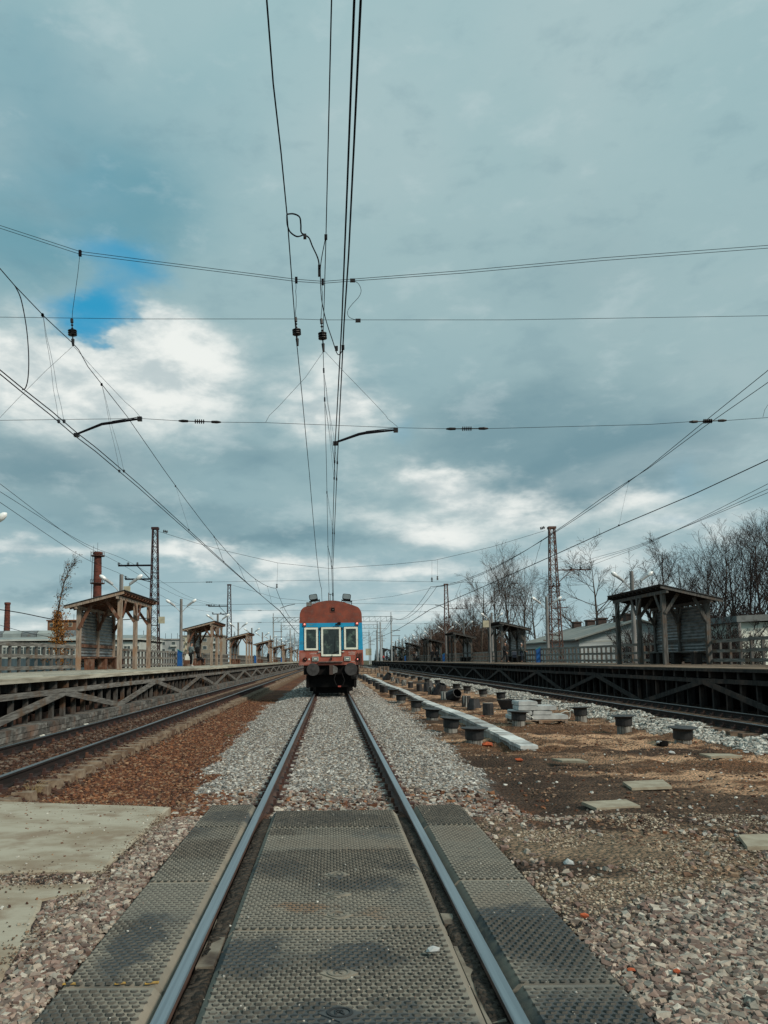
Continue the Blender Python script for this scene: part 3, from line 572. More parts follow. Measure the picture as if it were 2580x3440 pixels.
for (u, v, w_, lab) in ((1635, 2501, .22, 'orange brick beside the nearest capped footing'), (1745, 2553, .16, 'orange brick fragment in the dirt beyond the beam end'), (1618, 2407, .15, 'broken reddish brick behind the concrete beam'), (2118, 3257, .045, 'small orange brick chip in the gravel beside the right mat'), (2275, 3262, .04, 'tiny orange chip in the gravel at the lower right'), (1965, 3075, .05, 'rust brown chip in the gravel next to the dark mat')):
    p = at(u, v, Z=-.3); zz = float(gz(p.x, p.y)); p = at(u, v, Z=zz+.03)
    pv, pf = stone_proto(int(u)); m = MB(); m.add([(a*w_*.5, b_*w_*.35, c*w_*.4) for a, b_, c in pv*1.3], [tuple(f) for f in pf]); o = m.build('brick', M['brick']); o.location = p; tag(o, lab, 'brick')

# ------------------------------------------------------------------ platforms
ZP = 1.2
def series(name, boxes, mtl, parent, limit=100):
    for bx in boxes[:limit]: MB().box(*bx).build(name, mtl, parent)
    if len(boxes) > limit:
        m = MB()
        for bx in boxes[limit:]: m.box(*bx)
        tag(m.build(name, mtl, parent), kind='stuff')
def platform(sg, xe, xb, y0, y1, zz, mt, deckm, brick, label, ph, half):
    root = empty('station_platform', (xe, y0, 0), label=label, cat='platform'); oy = -y0
    def bx(d0, d1, a, b_, z0, z1):
        x0, x1 = sorted((sg*d0, sg*d1)); return (x0, x1, a+oy, b_+oy, z0, z1)
    r = random.Random(5); W = abs(xb-xe)
    m = MB(); nb = int(W/.22); bw = W/nb
    for i in range(nb):
        y = y0-r.uniform(0, 4) if False else y0
        while y < y1:
            ln = min(r.uniform(5, 7), y1-y); lift = r.uniform(0, .012)
            m.box(*bx(i*bw+.004, (i+1)*bw-.004, y, y+ln-.012, zz-.055, zz-.008+lift)); y += ln
    m.build('deck', deckm, root)
    m = MB(); y = y0
    while y < y1:
        ln = min(6.4, y1-y); m.box(*bx(-.035, -.002, y, y+ln-.02, zz-.12, zz-.015-r.uniform(0, .012))); y += ln
    m.build('edge_board', deckm if sg < 0 else mt, root)
    ys = list(np.arange(y0+.3, y1, .9))
    series('joist', [bx(.06+r.uniform(0, .05), 1.6, y-.07, y+.07, zz-.34, zz-.058) for y in ys], mt, root, 60)
    m = MB(); y = y0
    while y < y1:
        ln = min(6, y1-y); dz = r.uniform(-.012, .012); m.box(*bx(.05, .13, y, y+ln-.01, zz-.35+dz-.145, zz-.35+dz)); y += ln
    m.build('waler', M['wood_greyh'] if sg < 0 else mt, root)
    series('skirt_post', [bx(.14, .26, y-.055+r.uniform(-.03, .03), y+.055+r.uniform(-.02, .02), -.3, zz-.345) for y in ys], mt, root, 100)
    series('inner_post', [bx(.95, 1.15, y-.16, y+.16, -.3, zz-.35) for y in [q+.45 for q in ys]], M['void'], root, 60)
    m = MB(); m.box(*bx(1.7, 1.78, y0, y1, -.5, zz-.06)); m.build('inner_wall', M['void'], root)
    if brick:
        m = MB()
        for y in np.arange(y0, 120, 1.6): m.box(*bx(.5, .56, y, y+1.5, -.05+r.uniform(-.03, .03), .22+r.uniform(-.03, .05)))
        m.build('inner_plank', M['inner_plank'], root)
        m = MB()
        for c in range(3):
            y = y0-.25*(c % 2)
            while y < y1 and y < 130:
                ln = .42; m.box(*bx(-.22+r.uniform(-.012, .012), .30, y, y+ln-.012, -.30+c*.135, -.17+c*.135-.008+r.uniform(-.006, .006))); y += ln
        m.box(*bx(-.2, .30, 130, y1, -.3, .10)); m.build('masonry_footing', M['brick_grey'], root)
    y = ph; k = 0; zb = .12 if brick else -.22
    while y < y1-half:
        if y > y0-half:
            a, b_ = (zz-.46, zb) if k % 2 == 0 else (zb, zz-.46)
            MB().beam((sg*-.02, y+oy, a), (sg*-.02, y+half+oy, b_), .06, .17, up=(1, 0, 0) if False else (0, 0, 1)).build('brace', M['wood_greyh'] if sg < 0 else mt, root)
        y += half; k += 1
    return root
ZL, ZR = 1.23, 1.20
platform(-1, -7.42, -12.7, 11, 252, ZL, M['skirt_l'], M['deck_l'], True, 'left wooden station platform with grey zigzag braces and masonry footing', 21.6-11.2, 5.6)
platform(1, 12.5, 18.7, 13, 240, ZR, M['skirt_r'], M['deck_r'], False, 'right wooden station platform with dark skirting', 26.2-10.5, 5.25)

# ------------------------------------------------------------------ shelters
def make_shelter(sg, D_, Ln, mp, mh, mfas):
    root = empty('waiting_shelter')
    X_ = lambda d: sg*d
    zf, zbk = 3.42, 2.95; sl = (3.12-3.84)/(D_+.9)
    zr = lambda d: 3.84+sl*(d+.35)
    ps = .20
    for y in (0.0, Ln/2, Ln):
        for d, zt in ((0, zf), (D_, zbk)):
            m = MB(); x0 = X_(d); m.box(x0-ps/2, x0+ps/2, y-ps/2, y+ps/2, 0, zt); m.build('post', mp, root)
            inn = 1 if d == 0 else -1
            # knee braces
            if y > 0: MB().beam((X_(d-.0)+.125*(-sg), y-.05, zt-.85), (X_(d)+.125*(-sg), y-.62, zt-.02), .05, .15).build('knee_brace', mp, root)
            if y < Ln: MB().beam((X_(d)+.125*(-sg), y+.05, zt-.85), (X_(d)+.125*(-sg), y+.62, zt-.02), .05, .15).build('knee_brace', mp, root)
            MB().beam((X_(d+.03*inn), y-.13, zt-.95), (X_(d+.68*inn), y-.13, zr(d+.68*inn)-.18), .05, .15).build('knee_brace', mp, root)
    for d, zt in ((0, zf), (D_, zbk)): 
        m = MB(); m.box(X_(d)-.06, X_(d)+.06, -.55, Ln+.5, zt+.002, zt+.16); m.build('plate_beam', mfas, root)
    n = 13
    for i in range(n):
        y = -.5+(Ln+.95)*i/(n-1)
        MB().beam((X_(-.28), y, zr(-.28)-.115), (X_(D_+.5), y, zr(D_+.5)-.115), .06, .13).build('rafter', mh, root)
    MB().beam((X_(-.33), -.57, zr(-.33)-.10), (X_(D_+.53), -.57, zr(D_+.53)-.10), .03, .17).build('gable_board', mfas, root)
    MB().beam((X_(-.33), Ln+.50, zr(-.33)-.10), (X_(D_+.53), Ln+.50, zr(D_+.53)-.10), .03, .17).build('gable_board', mfas, root)
    m = MB(); y0, y1 = -.62, Ln+.55; k = int((y1-y0)/.075); pts = [(y0+(y1-y0)*i/k, .018*(1 if i % 2 else -1)) for i in range(k+1)]
    vs = []
    for d in (-.36, D_+.58):
        vs += [(X_(d), y, zr(d)+a) for y, a in pts]+[(X_(d), y, zr(d)+a-.02) for y, a in pts]
    q = k+1; fs = []
    for i in range(k):
        fs += [(i, i+1, 2*q+i+1, 2*q+i), (q+i, 3*q+i, 3*q+i+1, q+i+1), (i, q+i, q+i+1, i+1), (2*q+i, 2*q+i+1, 3*q+i+1, 3*q+i)]
    m.add(vs, fs); m.build('roof', M['roofsheet'], root)
    MB().add(*slab_between(X_, -.3, D_+.5, -.58, Ln+.5, zr, .045)).build('roof_boards', mh, root)
    # back wall of corrugated sheet
    for a, b_ in ((ps/2, Ln/2-ps/2), (Ln/2+ps/2, Ln-ps/2)):
        m = MB(); k = 34; z0, z1 = .12, zbk-.05
        pr_ = [(z0+(z1-z0)*i/k, .022*(1 if i % 2 else -1)) for i in range(k+1)]; vs = []
        for y in (a, b_): vs += [(X_(D_+.02)+e, y, z) for z, e in pr_]+[(X_(D_+.02)+e+.012, y, z) for z, e in pr_]
        q = k+1; fs = []
        for i in range(k): fs += [(i, 2*q+i, 2*q+i+1, i+1), (q+i, q+i+1, 3*q+i+1, 3*q+i), (i, i+1, q+i+1, q+i)]
        m.add(vs, fs); m.build('wall_sheet', M['corr'], root)
        for z in (.50, 1.12): MB().box(*sorted((X_(D_-.06), X_(D_-.02))), a, b_, z, z+.15).build('wall_rail', mfas, root)
    bn = MB(); bn.box(*sorted((X_(D_-.62), X_(D_-.14))), .25, Ln-.4, .58, .64); sb = bn.build('bench_seat', mp, root)
    for y in (.30, Ln*.42, Ln*.72, Ln-.85): MB().box(*sorted((X_(D_-.58), X_(D_-.2))), y, y+.40, 0, .575).build('bench_leg', mh, root)
    return root
def slab_between(X_, d0, d1, y0, y1, zr, t_):
    vs = []
    for d in (d0, d1):
        for y in (y0, y1): vs += [(X_(d), y, zr(d)-.026), (X_(d), y, zr(d)-.026-t_)]
    return vs, [(0, 2, 6, 4), (1, 5, 7, 3), (0, 4, 5, 1), (2, 3, 7, 6), (0, 1, 3, 2), (4, 6, 7, 5)]
LSH = [37.8, 67, 95, 129, 166, 201, 236]
RSH = [37.4, 72.8, 100.4, 128, 159, 195, 232]
sl_ = make_shelter(-1, 2.0, 6.0, M['wood_pale'], M['wood_brown'], M['wood_pale'])
for ch in CH[sl_.name]:
    if ch.name.split('.')[0] in ('knee_brace', 'bench_seat', 'roof_boards', 'wall_rail'): ch.data.materials[0] = M['wood_brown']
sr_ = make_shelter(1, 2.1, 6.0, M['wood_grey'], M['wood_dark'], M['wood_grey'])
nm = ['nearest', 'second nearest', 'third', 'fourth', 'fifth', 'sixth', 'farthest']
for i, y in enumerate(LSH):
    lab = '%s reddish-brown wooden waiting shelter on the left platform' % nm[i]
    if i == 0: sl_.location = (-10.3, y, ZL); tag(sl_, lab, 'shelter', 'wooden shelters on the left platform')
    else: copy_tree(sl_, lab, (-10.3, y, ZL))
for i, y in enumerate(RSH):
    lab = '%s grey wooden waiting shelter on the right platform' % nm[i]
    if i == 0: sr_.location = (16.1, y, ZR); tag(sr_, lab, 'shelter', 'wooden shelters on the right platform')
    else: copy_tree(sr_, lab, (16.1, y, ZR))

# ------------------------------------------------------------------ platform fences
def fence(x, y0, y1, z0, label, sg, extra, sp_=.9, H=1.2):
    o = empty('railing_fence', (x, y0, z0), label=label, cat='fence', group='wooden railing fences along the platforms'); r = random.Random(int(y0*7+x)); ln = y1-y0
    for z in (.10, .56, H-.16):
        m = MB(); y = 0
        while y < ln-.05:
            s_ = min(6.0, ln-y); dz = r.uniform(-.02, .02); m.beam((-.03*sg, y, z+.075+dz), (-.03*sg, y+s_-.01, z+.075+dz+r.uniform(-.02, .02)), .04, .15); y += s_
        m.build('fence_rail', M['wood_greyh'], o)
    y = .25
    while y < ln:
        w_ = r.uniform(.045, .065); MB().box(.03*sg-.05, .03*sg+.05, y-w_, y+w_, -.08, H-.05+r.uniform(-.05, .03)).build('picket', M['wood_grey'], o)
        y += sp_
    return o
def fences(x, sh, z, ystart, yend, sg, side):
    ed = [ystart]
    for y in sh: ed += [y-.12, y+6.12]
    ed.append(yend)
    for i in range(0, len(ed), 2):
        if ed[i+1]-ed[i] > .5:
            where = 'nearest stretch, leaving the photo' if i == 0 else ('farthest, beyond the last shelter' if i == len(ed)-2 else 'between the %s and the %s shelter' % (nm[i//2-1], nm[i//2]))
            fence(x, ed[i], ed[i+1], z, 'weathered grey railing on the %s platform, %s' % (side, where), sg, 0)
fences(-12.45, LSH, ZL, 20, 250, -1, 'left'); fences(18.35, RSH, ZR, 22, 238, 1, 'right')

# ------------------------------------------------------------------ platform lamps
def make_lamp(h=5.7):
    o = empty('platform_lamp'); m = MB(); m.tube([(0, 0, 0), (0, 0, h)], [.15, .115], 10); m.build('pole', M['concrete_pole'], o)
    for s in (-1, 1):
        m = MB(); m.tube([(s*.06, 0, h-1.15), (s*.35, 0, h-.80), (s*.62, -.02, h-.60)], .03, 6); m.build('arm', M['lamp_shell'], o)
        a = Vector((s*.50, -.03, h-.62)); d = Vector((s*.72, -.05, .52)).normalized(); n_ = Vector((0, -1, 0)); sd = d.cross(n_).normalized()
        def pt(t_, w_, b_): return a+d*t_+n_*b_+sd*w_
        m = MB(); m.tube([pt(0, 0, 0), pt(.05, 0, 0), pt(.50, 0, 0), pt(.56, 0, 0)], [.05, .09, .10, .085], 8); hd = m.build('lamp_head', M['lamp_shell'], o, smooth=False)
        m = MB(); m.tube([pt(.55, 0, .0), pt(.62, 0, .01), pt(.78, 0, .02), pt(.92, 0, .02), pt(1.0, 0, .01)], [.085, .12, .135, .10, .025], 10); m.build('lens', M['lamp_glass'], hd, smooth=True)
    return o
lp = make_lamp()
LY = [27.15, 47, 66, 87.5, 107, 125.5, 145, 164, 183, 203, 222, 242]
RY = [47.9, 67, 90, 109, 126, 145, 166, 185, 204, 223]
first = True
for side, ys, x, z in (('left', LY, -12.75, ZL), ('right', RY, 18.75, ZR)):
    for i, y in enumerate(ys):
        lab = 'double-headed lamp on a pole behind the %s platform railing, %s from the camera' % (side, ORD[i])
        if side == 'left' and i == 0: lab = 'platform lamp at the far left edge of the photo, only one lamp head in view'
        if first: lp.location = (x, y, z); tag(lp, lab, 'lamp', 'double-headed lamps along the platforms'); first = False
        else: copy_tree(lp, lab, (x, y, z))
# ------------------------------------------------------------------ footings, concrete beam, stacks
def gzf(x, y): return float(gz(x, y))
M['foot'] = mat('stained_concrete_footing', L(.27,.265,.24), L(.10,.095,.085), .9, (26, 26, .8), 5, bump=.2, c3=L(.06,.055,.05), s3=3.2, contrast=(.42, .58), coord='World')
M['foot_pale'] = mat('lime_streaked_bitumen', L(.035,.032,.03), L(.46,.48,.45), .85, (22, 22, .8), 4, contrast=(.52, .60), coord='World')
M['bitumen'] = mat('black_bitumen', L(.012,.012,.013), L(.03,.03,.032), .6, (6, 6, 3), 4)
M['cap'] = mat('dark_steel_cap', L(.010,.011,.012), L(.022,.023,.024), .6, (5, 5, 5), 4)
M['cap_top'] = mat('grey_cap_top', L(.05,.055,.057), L(.03,.032,.033), .7, (8, 8, 8), 4)
def footing(hat, h, body='foot'):
    o = empty('concrete_footing'); m = MB(); m.lathe([(.19, -.25), (.18, h-.10 if hat else h-.012), (.165, h-.09 if hat else h)], n=14); m.build('column', M[body], o)
    if hat:
        m = MB(); m.lathe([(.205, h-.27), (.212, h-.26), (.213, h-.085), (.222, h-.06), (.285, h-.034), (.31, h-.028)], n=16, mi=0)
        hb = m.build('cap', M['cap'], o)
        m = MB(); m.lathe([(.31, h-.028), (.318, h-.02), (.315, h-.008), (.2, h)], n=16); m.build('cap_plate', M['cap_top'], hb)
    else:
        m = MB(); m.lathe([(.172, h), (.172, h+.012)], n=14); m.build('top_face', M['foot_pale'] if body == 'foot_pale' else M['concrete'], o)
    return o
fA = footing(True, .43); fB = footing(False, .52, 'foot_pale'); fC = footing(False, .46, 'bitumen'); protos = {'A': [fA, 0], 'B': [fB, 0], 'C': [fC, 0]}
rows = [('row left of the long kerb', 3.16, [(17.6,'A'),(20.9,'A'),(24.4,'A'),(29.8,'A'),(35,'A'),(40.5,'A'),(46,'C'),(48.4,'C'),(52,'C'),(57,'C'),(62.5,'C'),(67.7,'C'),(73,'C'),(79,'C'),(85,'C')]),
        ('row right of the long kerb', 5.45, [(22.7,'A'),(27.3,'C'),(31.9,'B'),(37.2,'B'),(42.8,'B'),(48,'C'),(53.5,'C'),(58,'B'),(64,'B'),(69,'B'),(76,'B'),(84,'C'),(90,'B')]),
        ('row along the pale ballast', 7.72, [(17.4,'A'),(20.6,'A'),(24.2,'A'),(29.8,'A'),(35.4,'A'),(39.5,'A'),(44.7,'A'),(48.3,'A'),(57,'A'),(62.8,'A'),(68,'A'),(73.5,'A'),(79,'A'),(84,'A'),(89,'A'),(94,'A')])]
dz_special = {(3.16, 17.6): -.05, (7.72, 17.4): -.14, (7.72, 20.6): -.18, (5.45, 22.7): -.08}
for rn, x, L_ in rows:
    for i, (y, k) in enumerate(L_):
        desc = {'A': 'dark-capped footing', 'B': 'pale-streaked bare footing', 'C': 'black bare footing'}[k]
        lab = '%s, %s from the camera in the %s' % (desc, ORD[i], rn)
        xx = x + .05*math.sin(y*3); loc = (xx, y, .05-{'A': .43, 'B': .52, 'C': .46}[k]+.02*math.sin(y*5))
        p = protos[k]
        if p[1] == 0: p[0].location = loc; tag(p[0], lab, 'footing', 'concrete footings standing in the brown soil'); p[1] = 1
        else:
            cf = copy_tree(p[0], lab, loc, rz=y, scale=(1+.05*math.sin(y*9), 1+.05*math.sin(y*9), 1))
            cf.rotation_euler = (.05*math.sin(y*13), .05*math.cos(y*17), y)
# long beam of concrete kerb units
M['beam_c'] = mat('pale_concrete_beam', L(.58,.60,.58), L(.44,.45,.44), .85, (5, 5, 5), 5, bump=.2, island=True, c3=L(.25,.25,.24), s3=2.0)
o = empty('concrete_beam', (4.0, 16.0, -.36), label='long pale concrete kerb running away between the two left rows of footings', cat='kerb')
y = 0; r = random.Random(2)
m = MB(); s = MB()
while y < 78:
    zt = .17+.035*math.sin(y*.28)+.04*min(1, y/6)
    for k in range(2): m.box(-.18+r.uniform(-.008, .008), .18+r.uniform(-.008, .008), y+k*.5, y+k*.5+.49, zt-.07, zt+r.uniform(-.004, .004))
    for k in range(5): s.box(-.15, .15, y+k*.2+.01, y+k*.2+.15, -.1, zt-.071)
    s.box(-.12, .12, y, y+1, -.1, zt-.072)
    y += 1.0
m.build('top_slabs', M['beam_c'], o); s.build('ribbed_side', M['concrete'], o)
# loose formwork funnels
def frustum(name, r0, r1, h, mtl, n=4, hollow=True):
    m = MB(); vs = [(math.cos(2*math.pi*(i+.5)/n)*q, math.sin(2*math.pi*(i+.5)/n)*q, z) for q, z in ((r0, 0), (r1, h), (r1*.9, h), (r0*.9, .01)) for i in range(n)]
    m.add(vs, [(a*n+i, a*n+(i+1) % n, (a+1)*n+(i+1) % n, (a+1)*n+i) for a in range(3) for i in range(n)]+[tuple(range(n))[::-1]])
    return m.build(name, mtl)
for (u, v, Yy, r0, r1, h, rot, lab) in (
        (1593, 2376, 30.4, .30, .19, .40, (0, 0, .4), 'upturned black bucket-shaped form standing behind the concrete beam'),
        (1520, 2350, 36.5, .36, .22, .55, (1.15, .3, .2), 'black cone-shaped form tipped onto its side beyond the streaked footing'),
        (1722, 2394, 28.6, .40, .56, .38, (0, 0, .785), 'wide black tray-shaped form beside the pallet of kerb stones'),
        (1475, 2330, 42.5, .40, .24, .62, (.35, .15, .3), 'large dark cone-shaped form leaning between the footings'),
        (1442, 2320, 46.5, .34, .28, .55, (-.3, .2, .7), 'dark drum-shaped form leaning left of the large dark cone'),
        (1296, 2275, 74.0, .38, .24, .75, (.5, .4, .2), 'distant dark cone-shaped form tilted among the streaked footings')):
    p = at(u, v, Y=Yy); o = frustum('footing_form', r0, r1, h, M['bitumen'], 4 if 'tray' in lab else 10); o.location = (p.x, Yy, gzf(p.x, Yy)+.02+(.15 if rot[0] > 1 else 0)); o.rotation_euler = rot; tag(o, lab, 'formwork')
o = MB().box(-.55, .55, -.2, .2, 0, .06).build('steel_plate', M['cap_top']); o.location = (5.75, 47.0, .08); tag(o, 'flat grey plate laid across two footings in the middle row', 'plate')
# pallet with kerb stones
def pallet(parent, w, d, h, z=0):
    m = MB()
    for i in range(6): m.box(-w/2, w/2, -d/2+i*(d-.1)/5, -d/2+i*(d-.1)/5+.1, z+h-.025, z+h)
    for xx in (-w/2, -.05, w/2-.1):
        m.box(xx, xx+.1, -d/2, d/2, z, z+.022); m.box(xx, xx+.1, -d/2, -d/2+.1, z+.023, z+h-.026); m.box(xx, xx+.1, -.05, .05, z+.023, z+h-.026); m.box(xx, xx+.1, d/2-.1, d/2, z+.023, z+h-.026)
    return m.build('pallet_wood' if parent else 'wooden_pallet', M['wood_pale'], parent)
px_, py_ = 6.12, 23.4; pz_ = gzf(px_, py_)+.03
pl = pallet(None, 1.6, .9, .11); pl.location = (px_, py_, pz_); tag(pl, 'low wooden pallet carrying pale kerb stones in the brown soil', 'pallet')
M['kerbstone'] = mat('pale_kerb_stone', L(.46,.48,.47), L(.33,.345,.34), .8, (5, 5, 5), 4, bump=.15)
st = [(-.50, 0, 0), (.08, 0, 0), (.62, 0, 0), (-.45, 0, 1), (.13, .02, 1), (-.28, 0, 2), (.28, 0, 2), (-.28, .05, 3)]
wd = ['left stone of the bottom layer', 'middle stone of the bottom layer', 'right stone of the bottom layer', 'left stone of the second layer', 'right stone of the second layer', 'left stone of the third layer', 'right stone of the third layer', 'topmost single stone']
for (dx, dy, k), wn in zip(st, wd):
    m = MB(); a = .28 if k else .275; m.prism([(-a, .01), (a, .01), (a, .10), (a-.03, .13), (-a+.03, .13), (-a, .10)], 'y', -.40, .40)
    o = m.build('kerb_stone', M['kerbstone']); o.location = (px_+dx-.06, py_+dy, pz_+.115+k*.135); o.rotation_euler = (0, 0, .04*math.sin(dx*9+k)); tag(o, 'pale kerb stone on the low pallet, '+wn, 'kerb stone', 'kerb stones stacked on the pallet')
m = MB(); m.tube([(.62, -.42, .28), (.80, -.45, .36), (.93, -.44, .34), (.93, -.42, .2), (.90, -.42, .14)], .012, 5); o = m.build('strap', M['white']); o.location = (px_-.06, py_, pz_); tag(o, 'loose white strap curling off the right end of the kerb stone stack', 'strap')
m = MB(); m.tube([(-.80, -.42, .14), (-.62, -.45, .33), (-.35, -.45, .30), (-.15, -.42, .16)], .012, 5); o = m.build('strap', M['white']); o.location = (px_-.06, py_, pz_); tag(o, 'loose white strap over the left end of the kerb stone stack', 'strap')
for i, (x, y, n_) in enumerate(((6.2, 108, 5), (7.6, 112, 6), (5.0, 118, 4))):
    for k in range(n_):
        o = pallet(None, 1.3, 1.0, .14) if (i, k) == (0, 0) else copy_tree(plt0)
        if (i, k) == (0, 0): plt0 = o
        o.location = (x, y, -.4+k*.17); o.rotation_euler = (0, 0, .05*k); o['label'] = 'wooden pallet in the %s distant stack, %s from the ground' % (['left', 'right', 'farthest'][i], ORD[k]); o['category'] = 'pallet'; o['group'] = 'distant stacks of wooden pallets'
p = at(2225, 2506, Z=-.32); m = MB(); m.lathe([(.12, -.04), (.13, .05), (.12, .055), (.11, .02)], n=12); o = m.build('bucket_lid', M['black']); o.location = (p.x, p.y, gzf(p.x, p.y)+.03); tag(o, 'small black round tub in the sandy soil below the right footings', 'tub')
for i, (u, v, w_, lab) in enumerate(((2214, 2493, .09, 'white stone on the small black tub'), (2255, 2528, .11, 'white angular stone right of the black tub'), (2506, 2527, .09, 'pale stone below the far tan board'), (2083, 2690, .06, 'white pebble on the dark soil near the bowed board'), (1456, 3190, .055, 'pale stone chip lying on the nearest studded mat'), (1660, 3084, .06, 'white stone at the edge of the right gravel'), (1910, 2900, .07, 'pale stone on the muddy patch right of the mats'))):
    p = at(u, v, Z=-.25); zz = gzf(p.x, p.y); zz = -.01 if 'mat' in lab and 'studded' in lab else zz; p = at(u, v, Z=zz+.03); pv, pf = stone_proto(i+40); m = MB(); m.add([(a*w_*.6, b_*w_*.6, c*w_*.5) for a, b_, c in pv*1.2], [tuple(f) for f in pf]); o = m.build('pale_stone', M['kerbstone']); o.location = p; tag(o, lab, 'stone')

# ------------------------------------------------------------------ the railcar
YT = 36.0
TR = mat('faded_red_brown_paint', L(.255,.062,.035), L(.15,.040,.026), .6, (2.5, 2.5, 2.5), 7, c3=L(.18,.07,.05), s3=5, bump=.05)
TRL = mat('faded_lower_red_paint', L(.36,.095,.06), L(.26,.07,.048), .6, (3, 3, 3), 6, c3=L(.33,.14,.11), s3=2)
TB = mat('bright_blue_paint', L(.014,.31,.54), L(.012,.25,.46), .45, (3, 3, 3), 5)
TW = mat('cream_window_rubber', L(.80,.82,.70), L(.66,.68,.58), .6, (6, 6, 6), 4)
TG = mat('dark_window_glass', L(.028,.042,.038), L(.014,.02,.019), .05, (2, 2, 2), 5, spec=.45, c3=L(.10,.15,.12), s3=2.6)  # greenish patches are reflections painted into the glass colour
TD = mat('dark_buffer_steel', L(.05,.048,.048), L(.025,.024,.024), .65, (6, 6, 6), 5)
TL = mat('grey_step_steel', L(.17,.17,.16), L(.09,.085,.08), .7, (4, 4, 4), 4)
LR = mat('lit_red_lamp', L(.9,.25,.2), L(.8,.2,.15), .3, (1, 1, 1), 1, emis=(1, .32, .26, 1), estr=1.1)
T = empty('railcar', (0, YT, 0), label='blue and red-brown service railcar facing the camera on the middle track', cat='railcar')
hw = 1.475; LEN = 12.5
def outline(n=10):
    # body section from lower left up over the arched roof
    right = [(hw+.02, 1.36), (hw+.005, 2.05), (hw-.02, 3.31), (hw-.03, 3.66)]
    arc = []
    c = (hw-.03-.42, 3.66)
    for i in range(1, 6): t_ = i/6*math.radians(68); arc.append((c[0]+.42*math.cos(t_), c[1]+.46*math.sin(t_)))
    x1, z1 = arc[-1]
    top = [(x1*(1-k/6), z1+(4.36-z1)*math.sin(k/6*math.pi/2)) for k in range(1, 7)]
    R_ = right+arc+top
    return R_ + [(-x, z) for x, z in R_[:-1]][::-1]
def clip_band(poly, z0, z1):
    def cl(P_, zc, keep_above):
        out_ = []
        for i in range(len(P_)):
            a, b_ = P_[i], P_[(i+1) % len(P_)]; ia = (a[1] >= zc) == keep_above or a[1] == zc; ib = (b_[1] >= zc) == keep_above or b_[1] == zc
            if ia: out_.append(a)
            if ia != ib: t_ = (zc-a[1])/(b_[1]-a[1]); out_.append((a[0]+(b_[0]-a[0])*t_, zc))
        return out_
    return cl(cl(poly, z0, True), z1, False)
OL = outline()
m = MB(); m.prism(clip_band(OL, 3.31, 9), 'y', 0, LEN); m.build('roof', TR, T)
WN = [(-1.234, -.60, 2.05, 3.10), (-.452, .466, 1.765, 3.11), (.61, 1.253, 2.07, 3.115)]
m = MB(); m.prism(clip_band(OL, 2.05, 3.31), 'y', 0, LEN); bb = m.build('upper_body', TB, T)
m = MB(); m.prism(clip_band(OL, 1.36, 2.05), 'y', 0, LEN); lb = m.build('lower_body', TRL, T)
for i, (x0, x1, z0, z1) in enumerate(WN):
    w_ = .088; m = MB(); y0, y1 = -.045, -.004
    def rr(x0, x1, z0, z1, r_): 
        pts = []
        for cx, cz, a0 in ((x1-r_, z1-r_, 0), (x0+r_, z1-r_, 90), (x0+r_, z0+r_, 180), (x1-r_, z0+r_, 270)):
            for k in range(4): t_ = math.radians(a0+30*k); pts.append((cx+r_*math.cos(t_), cz+r_*math.sin(t_)))
        return pts
    A = rr(x0, x1, z0, z1, .03); Bq = rr(x0+w_, x1-w_, z0+w_, z1-w_, .02); n = len(A)
    vs = [(x, y0, z) for x, z in A]+[(x, y0, z) for x, z in Bq]+[(x, y1, z) for x, z in A]+[(x, y0+.03, z) for x, z in Bq]
    m.add(vs, [(k, (k+1) % n, (k+1) % n+n, k+n) for k in range(n)]+[(k, k+2*n, (k+1) % n+2*n, (k+1) % n) for k in range(n)]+[(k+n, (k+1) % n+n, (k+1) % n+3*n, k+3*n) for k in range(n)])
    f_ = m.build('window', TW, T)
    m = MB(); m.prism(Bq, 'y', y0+.022, y0+.03); m.build('pane', TG, f_)
    m = MB(); e = .018; AO = rr(x0-e, x1+e, z0-e, z1+e, .03); m.prism(AO, 'y', -.014, -.003); m.build('seal', M['black'], f_)
# things seen on the dashboard behind the glass: paper and cup silhouettes close to the pane
for x, z, a, b_, mt in ((-.35, 1.88, .10, .05, M['white']), (-.18, 1.89, .12, .06, mat('green_mug', L(.25,.4,.2))), (.03, 1.88, .09, .06, mat('pink_cup', L(.5,.4,.38))), (-.93, 2.19, .09, .08, mat('pale_cyan_paper', L(.55,.75,.7)))):
    m = MB(); m.box(x-a/2, x+a/2, -.0225, -.0205, z, z+b_); m.build('dashboard_item', mt, T)
for x in (-.235, -.165): MB().box(x-.014, x+.014, -.0225, -.0205, 2.50, 2.60).build('windscreen_sticker', M['white'], T)
m = MB(); m.box(-.34, .0, -.0225, -.0205, 2.455, 2.465); m.build('windscreen_sticker', TL, T)
wp = MB(); wp.beam((.16, -.03, 1.86), (.205, -.06, 2.72), .012, .012); wp.beam((.02, -.024, 1.86), (.34, -.024, 1.99), .05, .04); wp.build('wiper', M['black'], T)
wp = MB(); wp.beam((.02, -.07, 1.70), (.055, -.07, 1.83), .03, .02); wp.box(-.02, .04, -.09, -.005, 1.60, 1.70); wp.build('wiper_motor', M['black'], T)
for x in (-.83+.115-.58+.74, .0): pass
for x, s in ((-.50, 1), (.52, -1)):
    m = MB(); m.tube([(x, -.03, 3.08), (x, -.06, 3.02), (x, -.06, 2.15), (x, -.03, 2.02)], .014, 6); m.box(x-.03, x+.03, -.06, -.005, 3.0, 3.10); m.box(x-.025, x+.025, -.05, -.005, 1.98, 2.05); m.build('grab_rail', M['black'], T)
for x0, x1 in ((-.60, -.47), (.48, .61)): MB().box(x0, x1, -.07, -.004, 1.95, 1.985).build('step_pad', M['white'], T)
